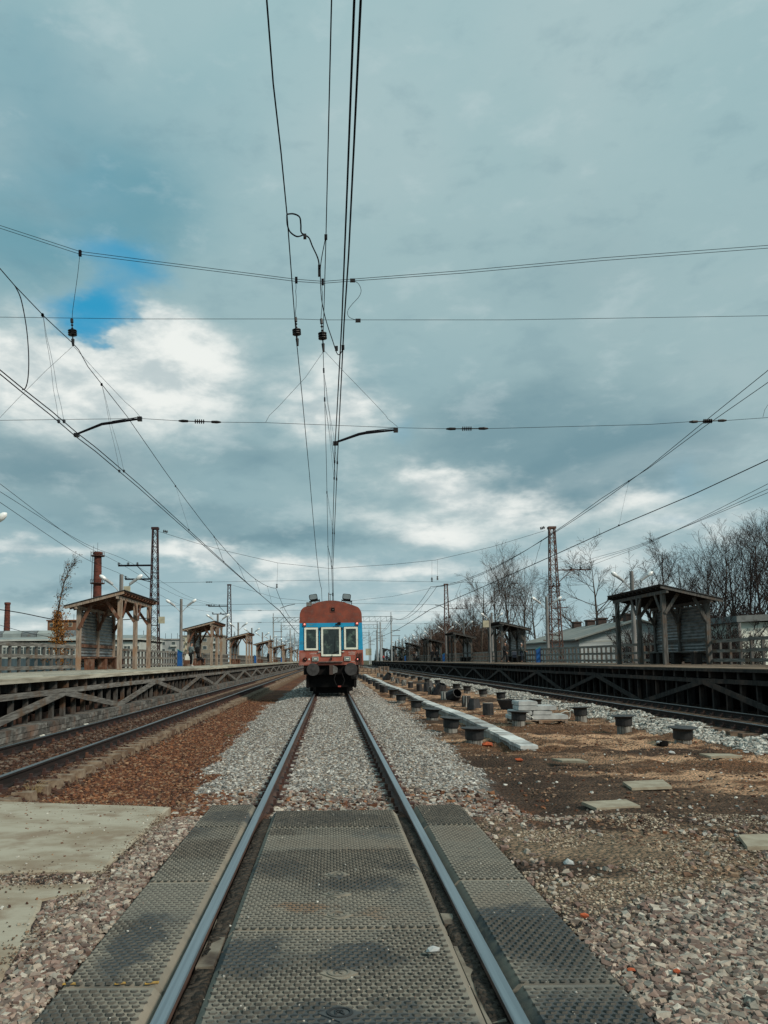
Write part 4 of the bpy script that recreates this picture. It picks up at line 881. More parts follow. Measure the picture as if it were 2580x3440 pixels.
# roof lamp recess
m = MB(); m.box(-.015, .225, -.02, -.003, 3.80, 4.05); q = m.build('roof_lamp', TR, T); MB().box(.02, .19, -.028, -.0205, 3.835, 4.015).build('lens', M['black'], q)
MB().box(.09, .13, -.034, -.0285, 3.91, 3.95).build('bulb', TL, q)
for x, z, lit in ((-1.22, 3.255, 1), (1.22, 3.275, 1), (1.235, 1.62, 1), (-1.205, 1.63, 0)):
    hs_ = MB(); hs_.box(x-.075, x+.075, -.05, -.004, z-.09, z+.075) if z > 3 else hs_.lathe([(.095, -.05), (.095, -.004)], c=(x, 0, z), n=14, axis='y')
    k = hs_.build('tail_lamp', TR if z > 3 else M['black'], T)
    m = MB(); m.lathe([(.02, -.075), (.035, -.066), (.042, -.051)], c=(x, 0, z), n=12, axis='y'); m.build('lens', LR if lit else TR, k)
for x0, x1 in ((-.867, -.58), (.615, .90)):
    k = MB().box(x0, x1, -.06, -.004, 1.545, 1.75).build('headlight', TL, T)
    k.data.materials[0] = mat('pale_headlight_frame', L(.42,.45,.42), L(.3,.32,.3), .5)
    MB().box(x0+.035, x1-.035, -.068, -.0605, 1.575, 1.72).build('lens', mat('frosted_headlight_glass', L(.20,.24,.23), L(.13,.16,.155), .15, spec=.8), k)
    MB().box(x0+.075, x1-.075, -.074, -.0685, 1.625, 1.675).build('reflector', TW, k)
# camera / horn above the windscreen
m = MB(); m.beam((.22, -.14, 3.235), (.42, -.03, 3.27), .05, .05); m.box(.33, .46, -.12, -.004, 3.22, 3.34); m.build('camera', M['black'], T)
# lettering, illegible in the photo: thin rows of marks
PW = mat('white_stencil_paint', L(.62,.52,.48), L(.5,.4,.36), .8)
def rows_txt(name, x0, z0, rows_, ht, parent=T, mt=PW, seed=1):
    r = random.Random(seed); m = MB()
    for k, wd_ in enumerate(rows_):
        x = x0-(wd_/2); xe = x0+wd_/2
        while x < xe:
            l = r.uniform(.012, .03); m.box(x, min(x+l, xe), -.0055, -.003, z0-k*ht*1.7, z0-k*ht*1.7+ht*r.uniform(.7, 1)); x += l+r.uniform(.006, .012)
    return m.build(name, mt, parent)
rows_txt('stencilled_text', -.78, 1.905, [.34, .46], .018, seed=1)
rows_txt('stencilled_text', .965, 1.975, [.05, .36, .30, .24, .34, .27], .018, seed=2)
rows_txt('stencilled_text', -.92, 3.245, [.26, .12], .02, mt=mat('pale_green_lettering', L(.25,.5,.4)), seed=3)
rows_txt('stencilled_text', -1.34, 2.42, [.14, .16], .05, mt=mat('faded_blue_number', L(.06,.28,.42)), seed=4)
FP = mat('faded_pink_paint_patch', L(.36,.15,.12), L(.30,.12,.09), .8)
MB().box(-1.43, -1.21, -.0052, -.003, 1.66, 1.93).build('faded_notice', FP, T); MB().box(-1.44, -.98, -.0052, -.003, 1.40, 1.52).build('faded_notice', FP, T)
MB().box(-1.44, -1.26, -.0062, -.0053, 1.375, 1.385).build('white_line', PW, T); MB().box(.92, 1.09, -.0062, -.003, 1.51, 1.525).build('white_line', PW, T)
m = MB(); m.prism([(-1.07, 1.60), (-.965, 1.60), (-1.018, 1.705)], 'y', -.007, -.003); m.build('warning_triangle', M['white'], T)
# roof floodlights, box, antennas
for s in (-1, 1):
    fx = s*.74-.02; k = empty('floodlight'); setp(k, T); k.location = (fx, .1, 4.24); k.rotation_euler = (.0, -.18*s*-1*-1 if False else (-.16 if s < 0 else .12), 0)
    m = MB(); m.prism(rr(-.195, .195, .16, .42, .07), 'y', -.10, .16); m.build('housing', M['black'], k)
    m = MB(); m.prism(rr(-.17, .17, .185, .40, .06), 'y', -.112, -.1005); m.build('lens', mat('grey_floodlight_glass', L(.20,.24,.25), L(.13,.16,.17), .1, spec=.9), k)
    m = MB(); m.box(-.19, .25, -.08, .1, .08, .13); m.box(-.22, -.19, -.02, .02, .0, .15); m.box(.25, .28, -.02, .02, -.05, .15); m.beam((-.2, 0, .02), (.28, 0, .05), .03, .02); m.box(-.15, .2, -.1, .1, .13, .18); m.build('bracket', M['black'], k)
m = MB(); m.box(-1.13, -.88, -.02, .3, 4.11, 4.28); o = m.build('roof_box', TL, T)
for x, z1, th in ((.0, 4.69, .012), (.105, 4.68, .018)):
    m = MB(); m.tube([(x, .5, 4.30), (x, .5, z1)], th, 6)
    if x == 0: m.beam((-.06, .5, z1), (.06, .5, z1), .03, .03)
    else: m.tube([(x, .5, 4.60), (x, .5, 4.76)], .03, 6)
    m.build('antenna', M['black'], T)
m = MB(); m.tube([(-.08, 1.6, 4.3), (-.08, 1.6, 4.86)], .03, 6); m.build('antenna', M['concrete_pole'], T)
# underside: sill, buffers, coupler, hose, wheels
MB().box(-.56, .54, -.22, -.004, 1.49, 1.525).build('front_step', TL, T)
MB().box(-.62, .62, -.12, -.004, 1.36, 1.485).build('head_stock', TR, T)
MB().box(-1.28, 1.28, .05, LEN-.05, .92, 1.355).build('underframe', M['black'], T)
for s in (-1, 1):
    x = -.837 if s < 0 else .905
    k = MB().lathe([(.22, -.35), (.16, -.30), (.13, -.05), (.17, -.045), (.17, .05)], c=(x, 0, 1.165), n=16, axis='y').build('buffer', M['black'], T)
    m = MB(); m.lathe([(.02, -.382), (.285, -.375), (.292, -.36), (.285, -.34)], c=(x, 0, 1.165), n=28, axis='y'); m.build('buffer_face', TD, k)
    MB().box(x-.22, x+.28, -.12, .02, 1.02, 1.358).build('buffer_bracket', M['black'], k)
m = MB(); m.box(-.085, .075, -.42, -.1, .93, 1.36); k = m.build('coupler', mat('rusty_coupler', L(.10,.06,.045), L(.05,.035,.03), .7), T)
m = MB(); m.prism([(.08, .96), (.27, 1.03), (.30, 1.20), (.27, 1.26), (.12, 1.34), (.08, 1.34)], 'y', -.40, -.15); m.build('coupler_jaw', TL, k)
hz_ = [(.22, -.3, 1.02), (.12, -.33, .72), (.22, -.35, .46), (.38, -.36, .37), (.52, -.35, .44), (.60, -.33, .66), (.48, -.3, 1.0)]
m = MB(); m.tube(hz_, .022, 8); m.build('brake_hose', M['black'], T, smooth=True)
MB().box(.30, .44, -.39, -.33, .36, .42).build('hose_clip', mat('pink_red_tag', L(.40,.08,.06)), T)
m = MB(); m.tube([(.98, .35, .95), (1.22, .30, .92)], .27, 16); m.build('air_tank', TD, T)
for wy in (1.3, 3.1, 9.2, 11.0):
    for s in (-1, 1):
        k = MB().lathe([(.475, -.065), (.475, .03), (.51, .035), (.51, .065)] if s < 0 else [(.51, -.065), (.51, -.035), (.475, -.03), (.475, .065)], c=(s*.80, wy, .477), n=28, axis='x').build('wheel', TD if wy < 2 else M['black'], T)
        MB().box(*sorted((s*.98, s*1.2)), wy-.25, wy+.25, .32, .75).build('axle_box', M['black'], k)
    MB().tube([(-.75, wy, .477), (.75, wy, .477)], .09, 10).build('axle', M['black'], T)
for a, b_ in ((.6, 3.9), (8.5, 11.7)):
    m = MB(); m.box(-1.12, -1.0, a, b_, .5, .92); m.box(1.0, 1.12, a, b_, .5, .92); m.box(-1.1, 1.1, a, a+.12, .34, .85); m.build('bogie_frame', M['black'], T)
m = MB(); m.box(-1.12, 1.12, .45, .50, .33, .93); m.box(-.74, .72, .9, .95, .03, .5); m.box(-1.1, 1.1, 4.1, 4.2, .0, .95); m.box(-1.1, 1.1, 8.0, 8.1, -.1, .95); m.build('guard_and_light_block', M['black'], T)  # front guards plus added plates that block light under the car
for s in (-1, 1): MB().beam((s*1.12, .3, .9), (s*1.10, .3, .30), .10, .22).build('rail_guard', M['black'], T)
m = MB()
for x in (1.23, 1.33, 1.40): m.tube([(x, -.05, 1.92-.05*(x-1.2)), (x+.02, -.06, 1.6), (x+.03, -.05, 1.2)], .022, 6)
m.build('hanging_chains', M['rust'], T)
for s, yy in ((1, 0), (-1, 0)):
    for k in range(4):
        y = 2.2+k*2.4; q = MB().box(*sorted((s*(hw+.0), s*(hw+.03))), y, y+1.1, 2.25, 3.0).build('side_window', TW, T)
        MB().box(*sorted((s*(hw+.031), s*(hw+.036))), y+.08, y+1.02, 2.33, 2.92).build('pane', TG, q)

# ------------------------------------------------------------------ lattice masts
def make_mast(h, w0, w1, mtl, name='catenary_mast'):
    o = empty(name); m = MB()
    def wz(z): return w0+(w1-w0)*z/h
    for sx_ in (-1, 1):
        for sy in (-1, 1): m.beam((sx_*w0/2, sy*w0/2, 0), (sx_*w1/2, sy*w1/2, h), .09, .09)
    n = int(h/.85)
    for i in range(n):
        z0, z1 = h*i/n, h*(i+1)/n; a, b_ = wz(z0)/2, wz(z1)/2
        for s in (-1, 1):
            m.beam((-a, s*a, z0), (b_, s*b_, z1), .045, .03); m.beam((a, s*a, z0), (-b_, s*b_, z1), .045, .03)
            m.beam((s*a, -a, z0), (s*b_, b_, z1), .045, .03); m.beam((s*a, a, z0), (s*b_, -b_, z1), .045, .03)
        if i % 3 == 0:
            for s in (-1, 1): m.beam((-a, s*a, z0), (a, s*a, z0), .05, .05); m.beam((s*a, -a, z0), (s*a, a, z0), .05, .05)
    m.build('lattice', mtl, o)
    MB().box(-w1*.75, w1*.75, -w1*.6, w1*.6, h, h+.22).build('mast_head', mtl, o)
    return o
def disc_insul(c, ax, n=3, r_=.14, p=.14, parent=None, name='insulator', nn=10):
    c = Vector(c); ax = Vector(ax).normalized(); m = MB(); L_ = n*p
    pts = []; rad = []
    for i in range(n):
        for dt, rr_ in ((0, .03), (.02, r_), (.06, r_*.95), (.085, .05)): pts.append(c+ax*(i*p+dt)); rad.append(rr_)
    pts.append(c+ax*L_); rad.append(.03); m.tube(pts, rad, nn); return m.build(name, M['insul'], parent)
def crossarm(o, z, x0, x1, npost, drop=1.2, sgn=1, w=.1):
    MB().beam((x0, 0, z), (x1, 0, z), w, w).build('crossarm', M['wire'] if sgn < 0 else M['rust'], o)
    MB().beam((x0+(x1-x0)*.45, 0, z), (x0, 0, z-drop), .07, .07).build('arm_strut', M['wire'] if sgn < 0 else M['rust'], o)
    for i in range(npost):
        x = x1-(x1-x0)*(.02+.55*i/max(1, npost-1)); disc_insul((x, 0, z+.05), (0, 0, 1), 2, .15, .14, o)
ml = make_mast(14.6, 1.0, .46, M['mast_l'])
ml.location = (-17.2, 75.5, 0); tag(ml, 'tall dark lattice mast behind the first lamp of the left platform, with two arms', 'mast', 'lattice catenary masts')
crossarm(ml, 11.05, -.3, -3.6, 3, 1.5, -1, .16); crossarm(ml, 9.7, -.35, -2.9, 2, .3, -1, .14)
ml2 = copy_tree(ml, 'second lattice mast on the left, behind the second left shelter', (-17.4, 133, 0))
mr = make_mast(14.3, 1.15, .5, M['mast_r'])
mr.location = (22.0, 75.8, 0); tag(mr, 'tall rusty lattice mast between the bare trees on the right', 'mast', 'lattice catenary masts')
crossarm(mr, 10.2, .3, 3.7, 3, 1.4); crossarm(mr, 8.6, -.5, .6, 2, .3)
for z, a, b_ in ((7.1, -.5, 1.0), (6.4, -.3, 1.2), (5.4, -.8, .5), (3.9, -1.2, .3), (3.3, -1.3, .1)): MB().beam((a, -.3, z), (b_, -.3, z+.2*math.sin(z*3)), .09, .09).build('step_bracket', M['rust'], mr)
mr2 = copy_tree(mr, 'second lattice mast on the right, behind the third right shelter', (20.0, 133, 0))
mk = lambda o: None
# far gantries
PPOLE = mat('hazed_concrete', L(.34,.37,.38), L(.27,.30,.31), .9)  # paled for distance: haze put into the colour of the far poles
def make_gantry(x0, x1, z, mtl):
    o = empty('catenary_gantry'); m = MB(); h = 1.15; n = int((x1-x0)/1.4)
    for y in (-.4, .4):
        for zz in (0, h): m.beam((x0, y, z+zz), (x1, y, z+zz), .10, .10)
        for i in range(n):
            a = x0+(x1-x0)*i/n; b_ = x0+(x1-x0)*(i+1)/n
            m.beam((a, y, z), (b_, y, z+h), .06, .06); m.beam((b_, y, z), (b_, y, z+h), .05, .05)
    m.build('truss_beam', mtl, o)
    for x in (x0+.3, x1-.3):
        k = MB().tube([(x, 0, -.5), (x, 0, z+1.4)], [.22, .15], 8).build('post', PPOLE, o)
        disc_insul((x, 0, z+1.5), (0, 0, 1), 3, .2, .25, k)
        for zz in (z-3.6, z-2.3): MB().beam((x, 0, zz), (x+2.2, 0, zz), .12, .12).build('post_arm', M['rust'], k)
    return o
GT = mat('hazed_truss_steel', L(.27,.33,.36), L(.22,.27,.29), .7, (1, 1, 1), 2)  # lightened for distance, haze painted into the truss colour
gn = make_gantry(-14.3, 15.2, 11.0, GT); gn.location = (0, 190, 0); tag(gn, 'nearest grey truss gantry across all tracks behind the railcar', 'gantry', 'truss gantries in the distance')
copy_tree(gn, 'second grey truss gantry across the tracks, lower in view behind the first', (-.8, 233, 0)); copy_tree(gn, 'third, farthest truss gantry across the tracks', (0, 300, 0))
for i, (x, y) in enumerate(((13.2, 205), (15.5, 260), (11.5, 285), (-13, 250), (17, 330), (8, 350), (20, 300))):
    k = MB().tube([(0, 0, -.5), (0, 0, 11.5)], [.28, .2], 8); k.beam((-1.6, 0, 9.8), (1.6, 0, 9.8), .12, .12); k.beam((-1.2, 0, 8.6), (1.2, 0, 8.6), .12, .12)
    if i == 0: po = k.build('wire_pole', PPOLE); o = po
    else: o = po.copy(); col.objects.link(o)
    o.location = (x, y, 0); tag(o, 'distant concrete wire pole with two short arms, %s in the group beyond the platforms' % ORD[i], 'pole', 'distant concrete wire poles')

# ------------------------------------------------------------------ overhead wires
def wire(name, pts, rad, label, group=None, cat='wire', mtl='wire', parent=None, n=5, dens=1):
    # smooth through the control points
    P_ = [Vector(p) for p in pts]; out_ = []
    for i in range(len(P_)-1):
        p0 = P_[max(i-1, 0)]; p1 = P_[i]; p2 = P_[i+1]; p3 = P_[min(i+2, len(P_)-1)]
        k = 6*dens if len(P_) > 2 else 1
        for j in range(k):
            t_ = j/k; out_.append(.5*((2*p1)+(-p0+p2)*t_+(2*p0-5*p1+4*p2-p3)*t_*t_+(-p0+3*p1-3*p2+p3)*t_**3))
    out_.append(P_[-1]); m = MB(); m.tube(out_, rad, n)
    o = m.build(name, M[mtl], parent, smooth=True)
    if parent is None: tag(o, label, cat, group)
    return o
def dz(L_, z):      # display pixels + height profile -> points
    return [atd(u, v, Z=(z if not callable(z) else z(i))) for i, (u, v) in enumerate(L_)]
G1 = 'overhead wires of the middle track'; YS = 17.5
# catenary wires run in straight spans between supports: X from the photo, height sagging between supports
def catenary(name, xs, zs, label, group, rad=.0075, parent=None, cat='wire', wave=0):
    """xs: list of (Y, X); zs: list of (Y, Z)"""
    ys = sorted(set([y for y, _ in xs]+[q[0] for q in zs]+list(np.arange(xs[0][0], xs[-1][0], 4.0))))
    ix = lambda y: float(np.interp(y, [a for a, _ in xs], [b_ for _, b_ in xs]))
    iz = lambda y: sagz(y, zs)
    pts = [Vector((ix(y), y, iz(y))) for y in ys]; rr_ = [1.25*max(rad, rad*(.5+.5*min(y, 90)/22)) for y in ys]
    m = MB(); m.tube(pts, rr_, 5); o = m.build(name, M['wire'], parent, smooth=True)
    if parent is None: tag(o, label, cat, group)
    return o, ix, iz
def sagz(y, zs):
    for (y0, z0, s), (y1, z1, _) in zip(zs[:-1], zs[1:]):
        if y <= y1: t_ = (y-y0)/(y1-y0); return z0+(z1-z0)*t_-4*s*t_*(1-t_)
    return zs[-1][1]
def solve(u, v, zs):
    Yq = 20.0
    d = ray(u*1.5552, v*1.5552); tz = d.z/d.y
    for _ in range(30): Yq = .5*Yq+.5*(sagz(Yq, zs)-CAM.z)/tz
    return (Yq, CAM.x+d.x/d.y*Yq)
def xat(u, Yq): d = ray(u*1.5552, 1427*1.5552); return (Yq, CAM.x+d.x/d.y*Yq)
ZM = [(-40.5, 8.8, 1.35), (17.5, 8.87, 1.35), (75.5, 8.65, 1.35), (133, 8.7, 1.3), (190, 8.7, 1.3), (248, 8.7, 1.3), (306, 8.7, 0)]
ZC = [(-40.5, 6.45, .05), (17.5, 6.42, .08), (75.5, 6.42, .08), (133, 6.42, 0), (306, 6.42, 0)]
def line(name, uv, far, zs, label, group, rad=.0075, before=True):
    xs = [solve(u, v, zs) for u, v in uv]; xs = [x for x in xs if x[0] < 70]
    xs.sort(); y0, x0 = xs[0]; y1, x1 = xs[1]
    if before and y0 > -20: xs.insert(0, (-22, x0-(x1-x0)/(y1-y0)*(y0+22)))
    return catenary(name, xs+far, zs, label, group, rad)
gm_ = 'wires above the middle track'; gl_ = 'wires above the left track'; gr_ = 'wires above the right track'
A_ = line('messenger_wire', [(576, 0), (590, 180), (607, 330), (620, 465), (641, 745), (652, 850), (668, 1020)], [(75.5, -.85), (133, -1.2), (190, -.8)], ZM, 'leftmost wire above the middle track, crossing the top edge of the photo', gm_, .008)
B_ = line('messenger_wire', [(716, 0), (709, 300), (704, 512), (697.5, 748), (701, 850), (705, 1000)], [(75.5, -.12), (133, 0), (190, .1), (300, 0)], ZM, 'thin carrying wire above the middle track, second from left at the top edge', gm_, .0065)
C_ = line('contact_wire', [(765, 0), (750, 400), (738, 700), (727, 905), (724, 955)], [(40, .08), (75.5, .28), (133, -.25), (190, .2), (300, 0)], ZC, 'left wire of the close contact pair at the top edge above the middle track', gm_, .0085)
D_ = line('contact_wire', [(779, 0), (765, 300), (753, 550), (743, 700), (733, 905), (729, 990)], [(40, .14), (75.5, .33), (133, -.2), (190, .25), (300, .05)], ZC, 'right wire of the close contact pair at the top edge above the middle track', gm_, .0085)
E_ = line('messenger_wire', [(0, 580), (32, 617), (100, 688), (158, 742), (190, 792), (275, 900)], [(75.5, -5.3), (133, -5.5), (190, -5.4), (300, -5.5)], ZM, 'upper carrying wire of the left track, leaving the left edge above the white cloud', gl_, .0075)
F_ = line('contact_wire', [(0, 799), (50, 840), (110, 887), (165, 934), (205, 965), (300, 1046)], [(75.5, -4.95), (133, -5.8), (190, -5.2), (300, -5.5)], ZC, 'upper wire of the contact pair over the left track', gl_, .0085)
G_ = line('contact_wire', [(0, 808), (50, 849), (110, 897), (165, 944), (205, 974), (300, 1054)], [(75.5, -4.90), (133, -5.75), (190, -5.15), (300, -5.45)], ZC, 'lower wire of the contact pair over the left track', gl_, .0085)
H_ = line('messenger_wire', [(1659, 800), (1525, 908), (1400, 1010), (1300, 1083)], [(75.5, 9.85), (133, 10.5), (190, 10.6), (300, 10.6)], ZM, 'upper carrying wire of the right track where it leaves the right edge', gr_, .0075)
I_ = line('messenger_wire', [(1659, 826), (1525, 919), (1400, 1012), (1300, 1076)], [(75.5, 10.45), (133, 10.9), (190, 11)], ZM, 'second, lower carrying wire of the right track at the right edge', gr_, .0075)
J_ = line('contact_wire', [(1659, 993), (1500, 1067), (1340, 1134)], [(75.5, 9.75), (133, 10.9), (190, 10.4), (300, 10.6)], ZC, 'heavy contact wire over the right track, sloping to the tall rusty mast', gr_, .011)
# droppers
def dropper(parent, m_, c_, y, n_=1):
    for k in range(n_):
        p = Vector((m_[1](y), y, m_[2](y))); q = Vector((c_[1](y+.15*k), y+.15*k, c_[2](y+.15*k))); r = random.Random(int(y*10)+k)
        pts = [p+(q-p)*t_+Vector((r.uniform(-.012, .012), r.uniform(-.012, .012), 0)) for t_ in (0, .2, .35, .5, .7, .85)]+[q]
        m = MB(); m.tube(pts, .0035 if y < 30 else .008, 4); m.box(p.x-.02, p.x+.02, p.y-.03, p.y+.03, p.z-.04, p.z+.02); m.box(q.x-.02, q.x+.02, q.y-.03, q.y+.03, q.z-.02, q.z+.04)
        m.build('dropper', M['wire_thin'] if y < 30 else M['wire'], parent)
for y in (15.2,): dropper(E_[0], E_, F_, y); dropper(E_[0], E_, G_, y)
for y in (19.3,): dropper(E_[0], E_, F_, y); dropper(E_[0], E_, G_, y)
for y in (28, 37, 46, 56, 66, 85, 97, 112): dropper(E_[0], E_, F_, y)
for y in (18.6, 20.3, 29, 40): dropper(B_[0], B_, C_, y); dropper(B_[0], B_, D_, y+.1)
for y in (28, 39, 50, 62, 88, 104): dropper(I_[0], I_, J_, y)
# ---- nearest cross span
W0 = lambda L_, Yq=YS: [atd(u, v, Y=Yq) for u, v in L_]
def ext(P_, x0, x1):
    a, b_ = P_[0], P_[1]; c, d = P_[-2], P_[-1]
    return [a+(b_-a)*((x0-a.x)/(b_.x-a.x))]+P_+[d+(d-c)*((x1-d.x)/(d.x-c.x))]
cs = empty('cross_span', (0, YS, 0), label='nearest cross-span of cables, insulators and steady arms across all tracks', cat='cross span', group='cable cross-spans between the masts')
def cpart(name, P_, rad, mtl='wire', n=5, par=cs, y=YS, sm=True):
    P_ = [Vector((p.x, p.y-y, p.z)) for p in P_]; m = MB(); m.tube(P_, rad, n); return m.build(name, M[mtl], par, smooth=sm)
def crv(P_, k=6):
    out_ = []
    for i in range(len(P_)-1):
        p0 = P_[max(i-1, 0)]; p1 = P_[i]; p2 = P_[i+1]; p3 = P_[min(i+2, len(P_)-1)]
        for j in range(k): t_ = j/k; out_.append(.5*((2*p1)+(-p0+p2)*t_+(2*p0-5*p1+4*p2-p3)*t_*t_+(-p0+3*p1-3*p2+p3)*t_**3))
    return out_+[P_[-1]]
for dv in (0, -6): cpart('load_cable', ext(W0([(0, 493+dv), (172, 549+dv), (345, 571+dv*.9), (640, 608+dv*.8), (698, 612+dv*.7), (762, 607+dv*.7), (1000, 590+dv*.9), (1300, 563+dv), (1659, 536+dv)]), -19, 22), .0065)
cpart('upper_fixing_cable', ext(W0([(0, 685), (300, 689), (640, 689), (697, 691), (1100, 691), (1659, 682)]), -19, 22), .0055)
LF = ext(W0([(0, 908), (304, 904), (385, 909), (480, 912), (574, 913), (860, 924), (955, 926), (1050, 926), (1400, 917), (1490, 911), (1560, 909), (1659, 902)]), -19, 22)
cpart('lower_fixing_cable', LF, .0055)
def ins_h(u, v, u2, v2, n=5):      # ribbed strain insulator in the lower cable
    a, b_ = W0([(u, v), (u2, v2)]); d = (b_-a); L_ = d.length; d.normalize(); off = Vector((0, -YS, 0))
    P_ = []; R_ = []
    for t_, r_ in ((0, .008), (.02, .02), (.10, .035), (.22, .03), (.24, .012), (.36, .012)): P_.append(a+d*L_*t_+off); R_.append(r_)
    for i in range(n):
        t0 = .38+.24*i/n
        for dt, r_ in ((0, .014), (.012, .055), (.024, .055), (.034, .014)): P_.append(a+d*L_*(t0+dt)+off); R_.append(r_)
    for t_, r_ in ((.64, .012), (.76, .012), (.78, .03), (.90, .035), (.98, .02), (1, .008)): P_.append(a+d*L_*t_+off); R_.append(r_)
    m = MB(); m.tube(P_, R_, 8); m.build('strain_insulator', M['insul'], cs)
ins_h(385, 909, 478, 912); ins_h(963, 926.5, 1055, 925.5); ins_h(1488, 911.5, 1570, 908)
def ins_v(L_, par=cs):            # hanging string: cable clamp, thin link, discs, lower clamp
    (u0, v0), (u1, v1), (u2, v2) = L_; a, k, b_ = W0(L_)
    off = Vector((0, -YS, 0)); m = MB(); r = random.Random(int(u0))
    P_ = [a+(k-a)*t_+Vector((r.uniform(-.012, .012), 0, 0))+off for t_ in (0, .2, .3, .45, .7, .9, 1)]
    m.tube(P_, .006, 4); m.box(a.x-.03, a.x+.03, -.03, .03, a.z-.06, a.z+.08); m.build('hanger_link', M['wire'], par)
    d = (b_-k).normalized(); L2 = (b_-k).length; Q = []; R_ = []
    for t_, r_ in ((0, .02), (.02, .035), (.16, .035), (.17, .012), (.21, .012), (.24, .035), (.28, .012), (.33, .012), (.36, .03), (.40, .012)): Q.append(k+d*L2*t_+off); R_.append(r_)
    for i in range(3):
        for dt, r_ in ((0, .05), (.015, .105), (.035, .105), (.05, .06)): Q.append(k+d*L2*(.43+i*.07+dt)+off); R_.append(r_)
    for t_, r_ in ((.66, .015), (.74, .015), (.76, .04), (.92, .03), (1, .025)): Q.append(k+d*L2*t_+off); R_.append(r_)
    m = MB(); m.tube(Q, R_, 10); m.build('insulator_string', M['insul'], par)
ins_v([(173, 548), (155, 688), (158, 747)]); ins_v([(640, 606), (638.5, 685), (643, 747)]); ins_v([(697, 610), (694, 688), (699, 760)])
for L_ in ([(165, 938), (220, 916), (242, 913), (300, 905)], [(724, 956), (775, 938), (790, 935), (853, 929)]):
    P_ = W0(L_); k = cpart('steady_arm', P_, [.025, .034, .034, .022], n=8, sm=False)
    P2 = W0([(L_[2][0], L_[2][1]-3), (L_[3][0], L_[3][1]-4)]); cpart('arm_stay', P2, .010)
    a = P_[3]; m = MB(); m.box(a.x-.03, a.x+.07, -.04, .04, a.z-.05, a.z+.05); m.build('clamp', M['insul'], cs)
    a = P_[0]; m = MB(); m.box(a.x-.05, a.x+.06, -.05, .05, a.z-.06, a.z+.02); m.build('clamp', M['insul'], cs)
for L_ in ([(698, 760), (660, 815), (600, 880), (582, 897), (574, 912)], [(700, 757), (740, 800), (800, 862), (833, 897), (838, 905), (859, 922)], [(157, 748), (100, 800), (40, 860), (0, 902), (-40, 945)], [(159, 748), (215, 810), (270, 868), (290, 885), (304, 902)], [(1659, 874), (1652, 885), (1648, 901)]):
    cpart('stay_string', W0(L_), .0042, 'wire_thin', 4)
S_ = lambda x, y: ((850+x*.4522)/1.5552, (600+y*.4521)/1.5552)
cpart('bonding_wire', crv(W0([S_(735, 757), S_(780, 778), S_(803, 830), S_(785, 880), S_(735, 935), S_(703, 985), S_(715, 1030), S_(780, 1055)])), .006)
for p in (S_(740, 757), S_(780, 1055)):
    a = W0([p])[0]; m = MB(); m.box(a.x-.06, a.x+.06, -.03, .03, a.z-.035, a.z+.035); m.build('clamp', M['insul'], cs)
# looped jumper above the middle track (hangs just in front of the span) and jumper of the left track
def jump(L_, Yq0, Yq1, rad, label, name='jumper_cable'):
    n = len(L_); P_ = [atd(u, v, Y=Yq0+(Yq1-Yq0)*i/(n-1)) for i, (u, v) in enumerate(L_)]
    m = MB(); m.tube(crv(P_), rad, 6); o = m.build(name, M['wire'], smooth=True); tag(o, label, 'cable'); return o
ja = jump([S_(252, 265), S_(300, 262), S_(345, 285), S_(355, 340), S_(357, 395), S_(375, 415), S_(415, 440), S_(440, 500), S_(475, 575), S_(488, 620), S_(493, 680)], 12.0, 14.0, .013, 'thick looped jumper cable hanging from the leftmost wire above the middle track')
jl = jump([S_(252, 270), S_(255, 340), S_(275, 395), S_(325, 430), S_(370, 420)], 12.0, 12.9, .013, 'x'); jl.parent = ja; jl.name = 'loop_end'; [jl.__delitem__(k) for k in list(jl.keys())]
jb = jump([S_(540, 435), S_(515, 560), S_(503, 640), S_(500, 700), S_(505, 850), S_(520, 960), S_(550, 1080), S_(590, 1200), S_(625, 1300), S_(650, 1300), S_(668, 1260)], 13.0, 13.3, .0085, 'thinner jumper cable curving down to the contact pair above the middle track')
for L_, Yq, par in (((493, 685), 14, ja), ((385, 430), 13.0, ja), ((620, 1262), 13.3, jb), ((668, 1255), 13.3, jb), ((541, 435), 13, jb)):
    u, v = S_(*L_); a = atd(u, v, Y=Yq); m = MB(); w_ = .026; hh = .10 if L_[0] == 493 else .032; m.box(a.x-w_, a.x+w_, a.y-.04, a.y+.04, a.z-hh, a.z+hh); m.build('clamp', M['insul'], par)
jc = jump([(32, 617), (45, 645), (56, 700), (61, 750), (62, 790), (60, 820), (55, 838), (48, 842)], 13.7, 13.4, .010, 'curved jumper cable hanging between the two wires of the left track at the left edge')
# ---- farther cross spans
def span(Yq, Lo, Up, Dn, label, hang, rad):
    o = empty('cross_span', (0, Yq, 0), label=label, cat='cross span', group='cable cross-spans between the masts')
    for nm_, L_, k in (('load_cable', Lo, 1), ('upper_fixing_cable', Up, .8), ('lower_fixing_cable', Dn, .8)):
        cpart(nm_, W0(L_, Yq), rad*k, par=o, y=Yq)
    for (u0, v0), (u1, v1) in hang:
        a, b_ = W0([(u0, v0), (u1, v1)], Yq); cpart('hanger_link', [a, b_], rad*.6, par=o, y=Yq); disc_insul((b_.x, 0, b_.z-.1), (0, 0, 1), 3, .11, .14, o)
    for L_ in (Up, Dn):
        for f_ in (.12, .9):
            a, b_ = W0([L_[0], L_[-1]], Yq); p = a+(b_-a)*f_; k = np.interp(p.x, [q.x for q in W0(L_, Yq)], [q.z for q in W0(L_, Yq)]); disc_insul((p.x, 0, float(k)), (1, 0, 0), 4, .07, .16, o, 'strain_insulator', 6)
    return o
